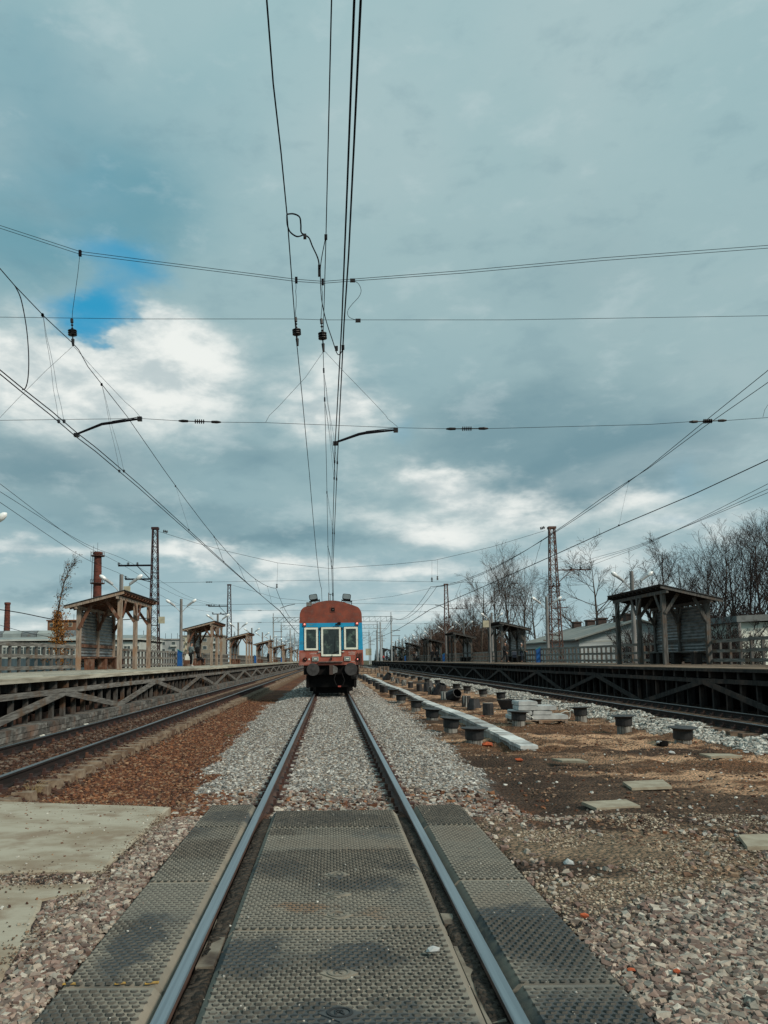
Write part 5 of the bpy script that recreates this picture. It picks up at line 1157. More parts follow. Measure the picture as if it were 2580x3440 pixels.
s2 = span(75.5, [(343, 1148), (420, 1172), (500, 1193), (600, 1216), (712, 1228), (850, 1219), (940, 1210), (1060, 1182), (1178, 1146)], [(343, 1259), (712, 1253), (950, 1257), (1190, 1262)], [(343, 1309), (540, 1305), (712, 1303), (950, 1306), (1190, 1309)], 'second cross-span, between the two tall lattice masts behind the railcar', [((600, 1216), (598, 1268)), ((933, 1211), (933, 1254)), ((945, 1209), (945, 1251))], .016)
for L_ in ([(605, 1314), (622, 1308), (637, 1305)], [(940, 1307), (952, 1309), (966, 1317)]): cpart('steady_arm', W0(L_, 75.5), .03, par=s2, y=75.5)
disc_insul((-16.4, 0, 14.45), (1, 0, -.25), 3, .16, .16, s2); disc_insul((20.8, 0, 14.3), (1, 0, .28), 3, .16, .16, s2)
span(133, [(502, 1264), (600, 1292), (712, 1303), (850, 1288), (962, 1264)], [(502, 1319), (712, 1318), (962, 1322)], [(502, 1345), (712, 1344), (962, 1348)], 'third cross-span, faint cables between the second pair of lattice masts', [], .02)
def simple(name, pts, rad, label, group, mtl='wire'):
    m = MB(); m.tube(crv([Vector(p) for p in pts]) if len(pts) > 2 else [Vector(p) for p in pts], rad, 5); o = m.build(name, M[mtl], smooth=True); return tag(o, label, 'wire', group)
gf = 'feeder wires on mast arms'
for k, ((u, v), xe, ze) in enumerate((((0, 1045), -20.7, 11.3), ((0, 1062), -19.5, 11.3), ((0, 1085), -20.0, 9.95))):
    a = atd(u, v, Z=ze-.3); m_ = (a+Vector((xe, 75.5, ze)))/2-Vector((0, 0, .45))
    simple('feeder_wire', [a, m_, (xe, 75.5, ze), (xe, 104, ze-.8), (xe, 133, ze)], .014, '%s of three thin feeder wires from the left edge to the dark mast arms' % ['highest', 'middle', 'lowest'][k], gf)
for k, ((u, v), xe) in enumerate((((1659, 1045), 25.6), ((1659, 1056), 24.6), ((1659, 1064), 23.6))):
    a = atd(u, v, Z=10.2); m_ = (a+Vector((xe, 75.8, 10.5)))/2-Vector((0, 0, .3))
    simple('feeder_wire', [a, m_, (xe, 75.8, 10.55), (xe-1, 104, 9.7), (xe-2, 133, 10.5)], .014, '%s of three feeder wires from the right edge to the rusty mast arm' % ['highest', 'middle', 'lowest'][k], gf)
simple('cable', [at(-60, 2040, Y=85), at(60, 2057, Y=85), at(170, 2079, Y=85), at(260, 2090, Y=85), at(520, 2075, Y=85)], .05, 'slack dark cable crossing in front of the far left chimney', 'service cables')
simple('cable', [at(0, 2100, Y=60), at(90, 2125, Y=60), at(200, 2145, Y=60)], .02, 'thin cable sloping over the white building at the left', 'service cables', 'wire_thin')

# ------------------------------------------------------------------ buildings and chimneys
WS = mat('white_render', L(.50,.53,.50), L(.42,.44,.41), .9, (.6, .6, .6), 4)
GW = mat('dull_window_glass', L(.06,.075,.075), L(.035,.045,.045), .15, (1, 1, 1), 3, spec=.7)
RB = mat('red_chimney_brick', L(.15,.045,.030), L(.08,.026,.019), .9, (1.2, 1.2, 3.5), 5, c3=L(.05,.02,.016), s3=.25)
def chimney(x, y, h, r0, r1, label, letters=False, z0=-1):
    o = empty('brick_chimney', (x, y, 0), label=label, cat='chimney'); m = MB()
    n = 14; pr_ = [(r0+(r1-r0)*i/n, z0+(h-z0)*i/n) for i in range(n+1)]; pf_ = []
    for i, (r_, z) in enumerate(pr_[:-1]): pf_ += [(r_, z+.02), (pr_[i+1][0], pr_[i+1][1]-.2), (pr_[i+1][0]+.06, pr_[i+1][1]-.18), (pr_[i+1][0]+.06, pr_[i+1][1])]
    m.lathe(pf_, n=20); m.build('stack', RB, o)
    m = MB(); m.lathe([(r1+.05, h), (r1+.22, h+.1), (r1+.22, h+.8), (r1-.1, h+.9)], n=20); m.build('crown', RB, o)
    for zz in ((h*.74, h*.985) if h > 30 else ()):
        rr_ = r0+(r1-r0)*zz/h; m = MB(); m.lathe([(rr_, zz), (rr_+1.0, zz), (rr_+1.0, zz+.25), (rr_, zz+.25)], n=16)
        for k in range(12): a = k*math.pi/6; m.beam(((rr_+.95)*math.cos(a), (rr_+.95)*math.sin(a), zz), ((rr_+.95)*math.cos(a), (rr_+.95)*math.sin(a), zz+1.3), .08, .08)
        for k in range(12):
            a = k*math.pi/6; c = a+math.pi/6; m.beam(((rr_+.95)*math.cos(a), (rr_+.95)*math.sin(a), zz+1.3), ((rr_+.95)*math.cos(c), (rr_+.95)*math.sin(c), zz+1.3), .08, .08)
        m.build('gallery', M['rust'], o)
    if h > 30:
        m = MB(); m.beam((-r0-.35, -.3, 2), (-r1-.6, -.3, h), .07, .07); m.beam((-r0-.35, .3, 2), (-r1-.6, .3, h), .07, .07)
        for k in range(50): t_ = k/50; xx = -r0-.35+(r0-r1-.25)*t_; m.beam((xx, -.3, 2+(h-2)*t_), (xx, .3, 2+(h-2)*t_), .05, .05)
        m.build('ladder', M['rust'], o)
        for xx, zt in ((-r1-1.2, 3.3), (-r1*.1, 6.0), (-r1-.3, 5)): MB().tube([(xx, 0, h-2), (xx, 0, h+zt-2)], .05, 5).build('lightning_rod', M['wire'], o)
        for (sx_, z, s_) in (('К', 18.1, 2.3), ('С', 14.8, 2.0), ('19', 12.4, 2.0)):
            fc = bpy.data.curves.new('letters', 'FONT'); fc.body = sx_; fc.size = s_*1.35; fc.extrude = .03; fc.align_x = 'CENTER'
            fo = bpy.data.objects.new('tmp', fc); col.objects.link(fo); dg = bpy.context.evaluated_depsgraph_get(); me = bpy.data.meshes.new_from_object(fo.evaluated_get(dg)); bpy.data.objects.remove(fo)
            me.materials.clear(); me.materials.append(mat('white_brick_letters', L(.42,.34,.30), L(.32,.25,.22), .9)); lo = bpy.data.objects.new('brick_letters', me); col.objects.link(lo); setp(lo, o)
            rr_ = r0+(r1-r0)*z/h; lo.location = (.45, -rr_-.12, z); lo.rotation_euler = (math.pi/2, 0, .3)
    return o
chimney(-75.5, 250, 36.6, 1.65, 1.18, 'tall red brick factory chimney with white letters and gallery behind the nearest left shelter')
chimney(-125.4, 300, 24.4, 1.25, .95, 'short red brick chimney at the left edge of the photo', z0=10)
def windows(o, xs, z0, z1, w_, y, fm, mull=2, parent_rot=None, axis='x', name='window'):
    for x in xs:
        m = MB(); f_ = .07
        def bb(a0, a1, b0, b1, d0, d1):
            return (a0, a1, d0, d1, b0, b1) if axis == 'x' else (d0, d1, a0, a1, b0, b1)
        d0, d1 = y-.05, y-.003
        m.box(*bb(x, x+w_, z0, z0+f_, d0, d1)); m.box(*bb(x, x+w_, z1-f_, z1, d0, d1))
        for k in range(mull+1): xx = x+(w_-f_)*k/mull; m.box(*bb(xx, xx+f_, z0+f_+.001, z1-f_-.001, d0, d1))
        m.box(*bb(x+f_, x+w_/2-f_, z0+(z1-z0)*.62, z0+(z1-z0)*.62+.05, d0+.004, d1))
        q = m.build(name, fm, o); MB().box(*bb(x+.03, x+w_-.03, z0+.03, z1-.03, d1-.012, d1-.004)).build('pane', GW, q)
# long white building behind the left fence
Yb = 110; bx0 = at(-120, 2150, Y=Yb).x; bx1 = at(470, 2150, Y=Yb).x
o = empty('low_building', (0, Yb, 0), label='long low white building with a row of windows behind the left railing', cat='building')
ROOFL = mat('pale_greenish_roof', L(.28,.32,.31), L(.20,.24,.24), .8, (.3, .3, .3), 4)
MB().box(bx0, bx1, 0, 14, -.6, 4.55).build('wall', WS, o); MB().box(bx0-.3, bx1+.3, -.5, 14.4, 4.75, 4.98).build('eave', WS, o); MB().box(bx0-.1, bx1+.1, -.2, 14, 4.551, 4.749).build('frieze', M['black'], o)
MB().prism([(0, 4.99), (14, 4.99), (9, 5.6), (4, 5.6)], 'x', bx0, bx1).build('roof', ROOFL, o)
LX = lambda u: at(u, 2140, Y=Yb+3).x
for a, b_, mt in ((-90, 12, M['corr']), (13, 74, ROOFL), (76, 126, M['corr']), (128, 200, ROOFL), (205, 250, M['corr'])): MB().prism([(2.5, 5.0), (5, 5.0), (5, 6.35), (3.3, 6.35), (2.5, 5.9)], 'x', LX(a), LX(b_)).build('rooflight', mt, o)
windows(o, [at(u, 2185, Y=Yb).x for u in (-22, 7, 25-1+.0, 60, 91-1, 119, 148, 190, 219, 425, 452)][0:0]+[at(-20+29*i, 2185, Y=Yb).x for i in range(17)], 2.75, 3.95, 1.0, 0, mat('white_window_frame', L(.6,.64,.6)), 2)
MB().box(bx0, bx1, -1.2, -.9, 1.5, 1.58).build('pipe', M['white'], o)
bf_ = empty('sheet_fence', (0, 62, 0), label='blue-grey sheet metal fence behind the left platform railing', cat='fence'); MB().box(-31, -16.5, -.02, .02, -.6, 2.0).build('sheet', mat('blue_grey_sheet', L(.09,.13,.15), L(.06,.09,.105), .5, (3, 1, .5), 4), bf_); MB().box(-31, -16.5, -.05, .05, 2.001, 2.06).build('top_rail', M['white'], bf_)
# apartment blocks
def block(u0, u1, vt, Yq, wallc, label, floors, wcol, dep=14, trim=None):
    a = at(u0, vt, Y=Yq); b_ = at(u1, vt, Y=Yq); h = a.z
    o = empty('apartment_block', (0, Yq, 0), label=label, cat='building', group='distant apartment blocks'); MB().box(a.x, b_.x, 0, dep, -1, h).build('wall', wallc, o)
    MB().box(a.x-.4, b_.x+.4, -.4, dep+.4, h+.001, h+.5).build('roof', trim or M['concrete'], o)
    fh = 3.0; n = max(2, int((b_.x-a.x)/3.4))
    for f_ in range(floors):
        z = h-1.9-f_*fh
        if z < 2: break
        for i in range(n):
            x = a.x+(b_.x-a.x)*(i+.25)/n; q = MB().box(x, x+1.7, -.1, -.01, z-.3, z+1.2).build('window', wcol, o); MB().box(x+.15, x+1.55, -.13, -.101, z-.15, z+1.05).build('pane', GW, q)
            if i % 3 == 1: MB().box(x-.4, x+2.3, -1.0, -.02, z-1.0, z-.35).build('balcony', wcol, o)
    for k in range(3): MB().tube([(a.x+(b_.x-a.x)*(.2+.3*k), 5, h), (a.x+(b_.x-a.x)*(.2+.3*k), 5, h+3)], .08, 4).build('antenna', M['wire'], o)
    return o
OCH = mat('orange_brown_wall', L(.22,.11,.06), L(.16,.08,.05), .9, (.2, .2, .2), 4); CRM = mat('cream_trim', L(.55,.50,.38)); PG = mat('pale_grey_wall', L(.36,.38,.38), L(.28,.30,.30), .9, (.2, .2, .2), 4); YW = mat('pale_yellow_wall', L(.48,.45,.33), L(.40,.38,.28), .9, (.2, .2, .2), 3)
block(160, 252, 2087, 300, OCH, 'orange-brown block with cream windows behind the yellow-leaved tree', 3, CRM, trim=OCH)
block(425, 515, 2147, 260, WS, 'low white building seen between the nearest left shelter posts', 1, mat('teal_band', L(.10,.25,.25)))
block(534, 602, 2150, 330, PG, 'pale grey block just left of the second left lamp', 2, WS)
block(604, 645, 2138, 340, YW, 'pale yellow block behind the second left lamp', 3, WS)
block(672, 745, 2137, 300, mat('tan_brick_wall', L(.30,.27,.22), L(.22,.19,.15)), 'five-storey block with balconies seen through the second left shelter', 4, WS)
# white siding gable house on the right
x0, x1, y0, y1 = 24.0, 35.4, 75, 96
SID = bpy.data.materials.new('white_siding'); SID.use_nodes = True; t = SID.node_tree; b = NB(t); pr = t.nodes['Principled BSDF']; pr.inputs['Roughness'].default_value = .7
wv = b.new('ShaderNodeTexWave'); wv.bands_direction = 'Z'; wv.wave_profile = 'SAW'; wv.inputs['Scale'].default_value = 1.3; t.links.new(b.new('ShaderNodeTexCoord').outputs['Object'], wv.inputs['Vector'])
t.links.new(b.mix(b.ss(wv.outputs['Fac'], 0, .18), L(.25,.28,.29), L(.50,.55,.55)), pr.inputs['Base Color'])
o = empty('gabled_building', ((x0+x1)/2, y0, 0), label='white-sided building with a low grey gable roof behind the right railing', cat='building'); hx = (x1-x0)/2
MB().prism([(-hx, -.6), (hx, -.6), (hx, 3.4), (0, 5.05), (-hx, 3.4)], 'y', 0, y1-y0).build('wall', SID, o)
MB().box(-hx-.01, hx+.01, -.03, -.001, 3.05, 3.22).build('trim_board', WS, o)
m = MB(); m.prism([(-hx-.6, 3.24), (0, 5.1), (hx+.6, 3.24), (hx+.6, 3.36), (0, 5.24), (-hx-.6, 3.36)], 'y', -.7, y1-y0+.5); rf = m.build('roof', mat('grey_sheet_roof', L(.25,.26,.24), L(.19,.20,.185), .8, (.5, .5, .5), 5), o)
for k, yy in enumerate((1.5, 5.0, 9.5, 14, 18)):
    q = MB(); q.box(-.45+(k % 2)*.3, .45+(k % 2)*.3, yy, yy+.9, 4.7, 5.75); q.box(-.55+(k % 2)*.3, .55+(k % 2)*.3, yy-.1, yy+1, 5.751, 5.9); q.build('chimney', mat('dark_brown_flue', L(.07,.045,.038), L(.04,.028,.024)), rf)
# white building at the right edge
a = at(2484, 2085, Y=56); o = empty('white_building', (a.x, 56, 0), label='plain white building with a grey roof band at the right edge', cat='building')
PALEG = mat('pale_green_white_wall', L(.74,.78,.70), L(.66,.70,.63), .85, (.4, .4, .4), 4)
MB().box(0, 18, 0, 12, -.6, 4.0).build('wall', PALEG, o); m = MB(); m.prism([(-.45, 4.0), (19, 4.75), (19, 5.25), (-.45, 4.45)], 'y', -.5, 12.5); m.build('roof_band', mat('grey_roof_band', L(.16,.175,.175), L(.11,.12,.12)), o)
MB().box(-.35, -.15, -.45, -.3, -.6, 4.2).build('downpipe', M['concrete_pole'], o)
# loudspeaker boxes on poles
for (u, v, Yq, lab) in ((1632, 2096, 71, 'pale square loudspeaker box on a pole left of the second right shelter'), (1238, 2190, 235, 'small yellowish sign board beyond the end of the right platform'), (1073*.3978, 1981, 46.5, 'pale box under the lamp behind the nearest left shelter'), (543, 2083, 75, 'small yellowish box on the tall left lattice mast')):
    a = at(u, v, Y=Yq); s_ = 14*Yq/2600; m = MB(); m.box(-s_*.7, s_*.7, -.12, .12, -s_*.8, s_*.8); o = m.build('equipment_box', mat('yellowish_box', L(.45,.42,.30), L(.35,.33,.24))); o.location = a; tag(o, lab, 'box')
a = at(1632, 2096, Y=71.3); o = MB().tube([(0, 0, ZR), (0, 0, a.z+.4)], .09, 8).build('pole', M['concrete_pole']); o.location = (a.x+.35, 71.3, 0); tag(o, 'thin grey pole carrying the pale loudspeaker box', 'pole')

# ------------------------------------------------------------------ trees
BARK = mat('grey_brown_bark', L(.105,.085,.068), L(.06,.048,.04), .95, (8, 8, 2), 4, coord='World')
BARKD = mat('dark_bark', L(.055,.042,.036), L(.03,.024,.021), .95, (8, 8, 2), 4, coord='World')
TWIG = mat('brown_twigs', L(.085,.062,.05), L(.05,.037,.032), .95, (2, 2, 2), 3, coord='World')
TWIGD = mat('dark_reddish_twigs', L(.045,.028,.024), L(.022,.016,.015), .95, (2, 2, 2), 3, coord='World')
def rvec(r): return Vector((r.gauss(0, 1), r.gauss(0, 1), r.gauss(0, 1))).normalized()
def grow(r, p, d, ln, rad, depth, cfg, T_, C_, maxd):
    segs = cfg['segs'][depth]; pts = [p]; rads = [rad]; cur = d.copy(); q = p.copy()
    for i in range(segs):
        cur = (cur+rvec(r)*cfg['wob'][depth]+Vector((0, 0, cfg['up'][depth]))).normalized(); q = q+cur*ln/segs; pts.append(q.copy()); rads.append(rad*(1-.75*(i+1)/segs) if depth else rad*(1-.85*(i+1)/segs))
    (T_ if depth == 0 else C_).tube(pts, [max(x, cfg['min']) for x in rads], 7 if depth == 0 else (4 if depth == 1 else 3), cap=False)
    if depth >= maxd: return
    n = cfg['n'][depth]
    for k in range(n):
        t_ = cfg['start'][depth]+(1-cfg['start'][depth])*(k+r.random())/n; f_ = t_*segs; i = min(int(f_), segs-1); b_ = pts[i]+(pts[i+1]-pts[i])*(f_-i)
        dr = (pts[i+1]-pts[i]).normalized(); s_ = rvec(r); s_ = (s_-dr*s_.dot(dr)).normalized(); ang = cfg['ang'][depth]*r.uniform(.7, 1.25)
        nd = (dr*math.cos(ang)+s_*math.sin(ang)).normalized(); l2 = ln*cfg['len'][depth]*(1.15-cfg['tap'][depth]*t_)*r.uniform(.7, 1.2)
        grow(r, b_, nd, l2, rads[i]*.55 if depth else rads[i]*.5, depth+1, cfg, T_, C_, maxd)
CFG = dict(segs=[9, 5, 3, 2], wob=[.05, .09, .11, .14], up=[.04, .09, .06, .04], n=[16, 9, 7, 6], start=[.28, .25, .2, .15], ang=[.72, .65, .7, .7], len=[.42, .45, .48, .5], tap=[.75, .5, .4, .3], min=.0075)
CFGM = dict(CFG, n=[15, 9, 7, 6], tap=[.45, .45, .4, .3], ang=[.55, .6, .7, .7], up=[.05, .14, .1, .05], len=[.55, .42, .45, .5])
CFGO = dict(CFG, min=.011, n=[17, 10, 7, 6], start=[.22, .2, .2, .15], ang=[1.05, .7, .7, .7], up=[.03, .10, .06, .02], len=[.50, .42, .42, .48], tap=[.42, .45, .4, .3])
def make_tree(seed, H, rad, cfg, bark, twig, maxd=3, multi=1, name='bare_tree'):
    r = random.Random(seed); T_, C_ = MB(), MB()
    for k in range(multi):
        d = Vector((0, 0, 1)) if multi == 1 else (Vector((0, 0, 1))+Vector((math.cos(k*2.4), math.sin(k*2.4), 0))*r.uniform(.1, .3)).normalized()
        grow(r, Vector((0, 0, -.3)), d, H*r.uniform(.85, 1.0) if multi > 1 else H, rad, 0, cfg, T_, C_, maxd)
    o = empty(name); T_.build('trunk', bark, o, smooth=True); C_.build('crown', twig, o); o['_top'] = max(v_[2] for v_ in C_.v); return o
def place(o, used, u, vtop, Yq, H, label, cat, group, gz0=-.5, rz=0.0, wide=1.0):
    a = at(u, vtop, Y=Yq); H = o.get('_top', H); s_ = (a.z-gz0)/H
    if used: o = copy_tree(o, label, (a.x, Yq, gz0), rz, (s_*wide, s_*wide, s_))
    else: o.location = (a.x, Yq, gz0); o.rotation_euler = (0, 0, rz); o.scale = (s_*wide, s_*wide, s_); tag(o, label, cat, group)
    o['label'] = label
    return o
tA = make_tree(11, 12, .17, CFGM, BARK, TWIG); tB = make_tree(23, 12, .20, CFGO, BARK, TWIG); tC = make_tree(37, 12, .16, CFG, BARKD, TWIGD); tD = make_tree(41, 12, .18, CFGM, BARKD, TWIGD)
U = {id(tA): 0, id(tB): 0, id(tC): 0, id(tD): 0}
def pt_(t_, *a, **k): place(t_, U[id(t_)], *a, **k); U[id(t_)] = 1
gt = 'bare trees behind the right platform'
pt_(tA, 1702, 1805, 105, 12, 'tallest bare tree of the clump left of the rusty mast', 'tree', gt, rz=1)
pt_(tA, 1650, 1838, 112, 12, 'bare tree left of the tallest one in the clump beside the rusty mast', 'tree', gt, rz=2.4)
pt_(tB, 1605, 1870, 118, 12, 'bare tree at the left end of the clump beside the rusty mast', 'tree', gt, rz=.4, wide=1.1)
pt_(tA, 1748, 1850, 108, 12, 'bare tree right of the tallest one in the clump beside the rusty mast', 'tree', gt, rz=4.0)
pt_(tB, 1795, 1890, 100, 12, 'bare tree just left of the rusty mast in the clump', 'tree', gt, rz=3.3, wide=1.1)
pt_(tB, 1997, 1800, 95, 12, 'wide lone bare tree between the rusty mast and the nearest right shelter', 'tree', gt, rz=5.2, wide=1.3)
pt_(tC, 2225, 1790, 75, 12, 'slender bare tree above the roof of the nearest right shelter', 'tree', gt, rz=.9, wide=1.15)
pt_(tC, 2160, 1850, 82, 12, 'smaller bare tree behind the lamp of the nearest right shelter', 'tree', gt, rz=2.9, wide=1.15)
for i, (u, v, y, k) in enumerate(((2300, 1835, 72, 0), (2352, 1790, 66, 1), (2410, 1765, 70, 0), (2455, 1740, 62, 1), (2500, 1718, 66, 1), (2550, 1712, 60, 0), (2610, 1700, 64, 1), (2380, 1850, 80, 1), (2530, 1760, 74, 0), (2660, 1690, 58, 0))):
    pt_((tC, tD)[k], u, v, y, 12, 'dark bare tree in the dense group at the right edge, %s from its left end' % ORD[i], 'tree', gt, rz=i*1.7, wide=1.1)
# bare background trees, left and right of the tracks far away
for i, (u, v, y) in enumerate(((930, 2138, 330), (957, 2120, 300), (978, 2128, 340), (1000, 2122, 320), (1015, 2132, 350), (905, 2150, 360), (880, 2160, 300), (1555, 2000, 150), (1520, 2030, 165), (1490, 2050, 175), (1460, 2070, 190), (1585, 1985, 140), (1440, 2085, 205))):
    side = 'distant bare tree beyond the left platform' if u < 1100 else 'bare tree in the brown thicket behind the right shelters'
    pt_((tA, tB)[i % 2] if u < 1100 else (tA, tC)[i % 2], u, v, y, 12, side+', %s in its row' % ORD[i if i < 7 else i-7], 'tree', 'distant bare trees', rz=i*2.1)
# thickets: many thin stems, brown
def make_shrub(seed, H, n_, mtl, spread=.5):
    r = random.Random(seed); m = MB(); c = MB()
    for k in range(n_):
        a = r.random()*6.28; b_ = Vector((math.cos(a), math.sin(a), 0))*r.random()**.5*H*.35; d = (Vector((0, 0, 1))+Vector((math.cos(a), math.sin(a), 0))*r.uniform(0, spread)+rvec(r)*.1).normalized()
        grow(r, b_+Vector((0, 0, -.2)), d, H*r.uniform(.55, 1), .03, 0, dict(CFG, n=[8, 5, 4], segs=[5, 3, 2, 1], len=[.4, .45, .5], min=.013), m, c, 2)
    o = empty('bare_shrub'); m.build('stems', mtl, o); c.build('twigs', mtl, o); o['_top'] = max(v_[2] for v_ in c.v); return o
sA = make_shrub(5, 5, 30, TWIGD); sB = make_shrub(9, 5, 44, mat('brown_shrub_twigs', L(.10,.06,.042), L(.055,.036,.028), .95, (2, 2, 2), 3, coord='World'))
US = {id(sA): 0, id(sB): 0}; k = 0
for (s_, u, v, y, side) in ([(sB, u, v, y, 'brown bare shrub in the thicket behind the distant right shelters') for u, v, y in ((1425, 2125, 200), (1450, 2105, 190), (1475, 2090, 180), (1500, 2075, 170), (1525, 2062, 160), (1550, 2058, 152), (1575, 2060, 145), (1600, 2068, 138), (1625, 2085, 130), (1650, 2095, 122), (1680, 2110, 118), (1710, 2120, 112), (1740, 2135, 105), (1765, 2150, 100), (1490, 2110, 150), (1530, 2105, 140), (1570, 2105, 130))] +
        [(sA, u, v, y, 'dark bare shrub behind the nearest right shelter') for u, v, y in ((2170, 2085, 62), (2200, 2100, 60), (2410, 2035, 58), (2445, 2020, 60), (2475, 2030, 64), (2390, 2080, 55), (2430, 2090, 54), (2460, 2110, 53), (2500, 2010, 70), (2560, 2000, 70), (2340, 2060, 60), (2290, 2080, 62), (2370, 2020, 66), (2240, 2090, 64))]):
    lab = side+', %s in its row' % ORD[k if k < 17 else k-17]; place(s_, US[id(s_)], u, v, y, 5, lab, 'shrub', 'bare shrubs of the thickets', rz=k*1.3); US[id(s_)] = 1; k += 1
# conifers far right, one brownish conifer behind the second left mast
def make_spruce(seed, H, mtl):
    r = random.Random(seed); o = empty('spruce'); MB().tube([(0, 0, 0), (0, 0, H*.97)], [.16, .02], 6).build('trunk', BARKD, o); m = MB()
    z = H*.12
    while z < H*.99:
        R0 = H*.17*(1-z/H)+.12
        for k in range(int(7+8*(1-z/H))):
            a = r.random()*6.28; L_ = R0*r.uniform(.6, 1.15); d = Vector((math.cos(a), math.sin(a), -.25)); sd = Vector((-math.sin(a), math.cos(a), 0)); b_ = Vector((0, 0, z+r.uniform(-.1, .1)))
            for j in range(3):
                p = b_+d*L_*(.35+.3*j); w_ = L_*.28; tip = p+d*L_*.35+Vector((0, 0, -.1)); m.add([p-sd*w_+Vector((0, 0, -.08*H/10)), p+sd*w_*.2+Vector((0, 0, .1)), tip, p+sd*w_+Vector((0, 0, -.12))], [(0, 1, 2), (1, 3, 2)])
        z += H*.035
    m.build('crown', mtl, o); return o
spr = make_spruce(3, 12, mat('dark_spruce_needles', L(.02,.032,.024), L(.012,.02,.016), .95, (1, 1, 1), 4, coord='World')); us = 0
for i, (u, v, y) in enumerate(((1328, 2150, 330), (1340, 2135, 320), (1352, 2142, 330), (1363, 2138, 310), (1374, 2147, 320), (1385, 2140, 300), (1397, 2136, 310), (1408, 2145, 290), (1420, 2142, 300), (1434, 2150, 280), (1312, 2165, 350), (1447, 2140, 290), (1300, 2172, 380), (1288, 2176, 400), (1275, 2178, 410), (1262, 2180, 420))):
    place(spr, us, u, v, y, 12, 'dark distant spruce behind the end of the right platform, %s from the right' % ORD[[13-3,11-3,10-3,9-3,8-3,7-3,5-1,4-1,3-1,1,12-1,0,12,13,14,15][i] if False else i], 'tree', 'dark distant spruces', rz=i*.9); us = 1
place(spr, 1, 788, 2118, 230, 12, 'lone dark conifer behind the second left lattice mast', 'tree', 'dark distant spruces')
# young poplar with the last yellow leaves, bent by the wind
r = random.Random(6); o = empty('yellow_leaved_tree'); T_, C_, LV, LW = MB(), MB(), MB(), MB()
Yp = 60; base = at(205, 2230, Y=Yp); top = at(232, 1890, Y=Yp); Hh = top.z+.5
pth = [Vector((0, 0, 0)), Vector((-.25, 0, Hh*.3)), Vector((-.35, 0, Hh*.55)), Vector((-.1, 0, Hh*.75)), Vector((.35, .1, Hh*.92)), Vector((.95, .1, Hh))]
TP = crv(pth, 5); T_.tube(TP, [.11*(1-.9*i/len(TP)) for i in range(len(TP))], 6)
def leaf(MBx, p, s_):
    a = rvec(r); b_ = a.orthogonal().normalized(); q = a.cross(b_); MBx.add([p-b_*s_, p+q*s_*.7, p+b_*s_, p-q*s_*.7], [(0, 1, 2, 3)])
for i in range(75):
    t_ = .12+.86*(i/75); p = TP[min(int(t_*(len(TP)-1)), len(TP)-2)]; a = r.random()*6.28; ln = (1.35-.75*t_)*r.uniform(.6, 1.2)
    d = Vector((math.cos(a)+.35, math.sin(a), 1.7)).normalized(); q1 = p+d*ln*.55; q2 = q1+(d+Vector((.3, 0, -.1))).normalized()*ln*.6
    C_.tube([p, q1, q2], [.018, .012, .008], 3)
    n = int((36 if t_ < .45 else 2.2)*r.uniform(.5, 1.3)); 
    for k in range(n):
        c = p+(q2-p)*r.random()+rvec(r)*(.35 if t_ < .45 else .12); leaf(LV if t_ < .5 or r.random() < .25 else LW, c, r.uniform(.05, .09))
    for k in range(2): q3 = q1+rvec(r)*.45+Vector((.2, 0, .3)); C_.tube([q1, q3], [.009, .006], 3); [leaf(LW if t_ > .5 else LV, q3+rvec(r)*.06, .045) for _ in range(3)]
for k in range(1500): a = r.random()*6.28; t_ = r.random(); z = Hh*(.22+.40*t_); cl_ = .5+.5*math.sin(a*3+z*2.3); leaf(LV, Vector((-.35+math.cos(a)*(.35+.65*cl_*r.random())*1.25*(1.1-t_), math.sin(a)*.9*r.random(), z)), r.uniform(.04, .085))
T_.build('trunk', BARK, o, smooth=True); C_.build('branches', TWIG, o)
LV.build('yellow_leaves', mat('orange_yellow_leaves', L(.30,.13,.018), L(.16,.06,.012), .8, (2, 2, 2), 4, coord='World'), o); LW.build('dry_leaves', mat('brown_dry_leaves', L(.12,.075,.035), L(.06,.04,.025), .8, (2, 2, 2), 4, coord='World'), o)
o.location = (base.x, Yp, -.5); tag(o, 'slim wind-bent young tree with orange-yellow leaves behind the left railing', 'tree')
# ------------------------------------------------------------------ ticket validators on the platforms
def validator():
    o = empty('ticket_machine'); m = MB(); m.prism([(-.16, 0), (.16, 0), (.16, 1.12), (-.16, 1.34)], 'y', -.14, .14); m.build('cabinet', M['blue_box'], o)
    m = MB(); m.prism([(-.19, 1.36), (.19, 1.12), (.19, 1.155), (-.19, 1.395)], 'y', -.17, .17); m.build('hood', mat('teal_hood', L(.03,.22,.22), L(.02,.16,.17), .5), o)
    MB().box(.161, .168, -.09, .09, .75, .98).build('screen', GW, o); return o
vm = validator(); first = True
for i, (side, x, y) in enumerate((('left', -12.05, 62), ('left', -12.05, 124), ('left', -12.05, 190), ('right', 18.0, 67.5), ('right', 18.0, 124), ('right', 18.0, 188))):
    lab = '%s slim blue ticket machine at the %s platform railing' % (['nearest', 'middle', 'farthest'][i % 3], side); z = ZL if side == 'left' else ZR
    if first: vm.location = (x, y, z); tag(vm, lab, 'ticket machine', 'blue ticket machines'); vm.scale = (1.1, 1.1, .98); first = False
    else: c = copy_tree(vm, lab, (x, y, z), rz=math.pi if side == 'right' else 0)
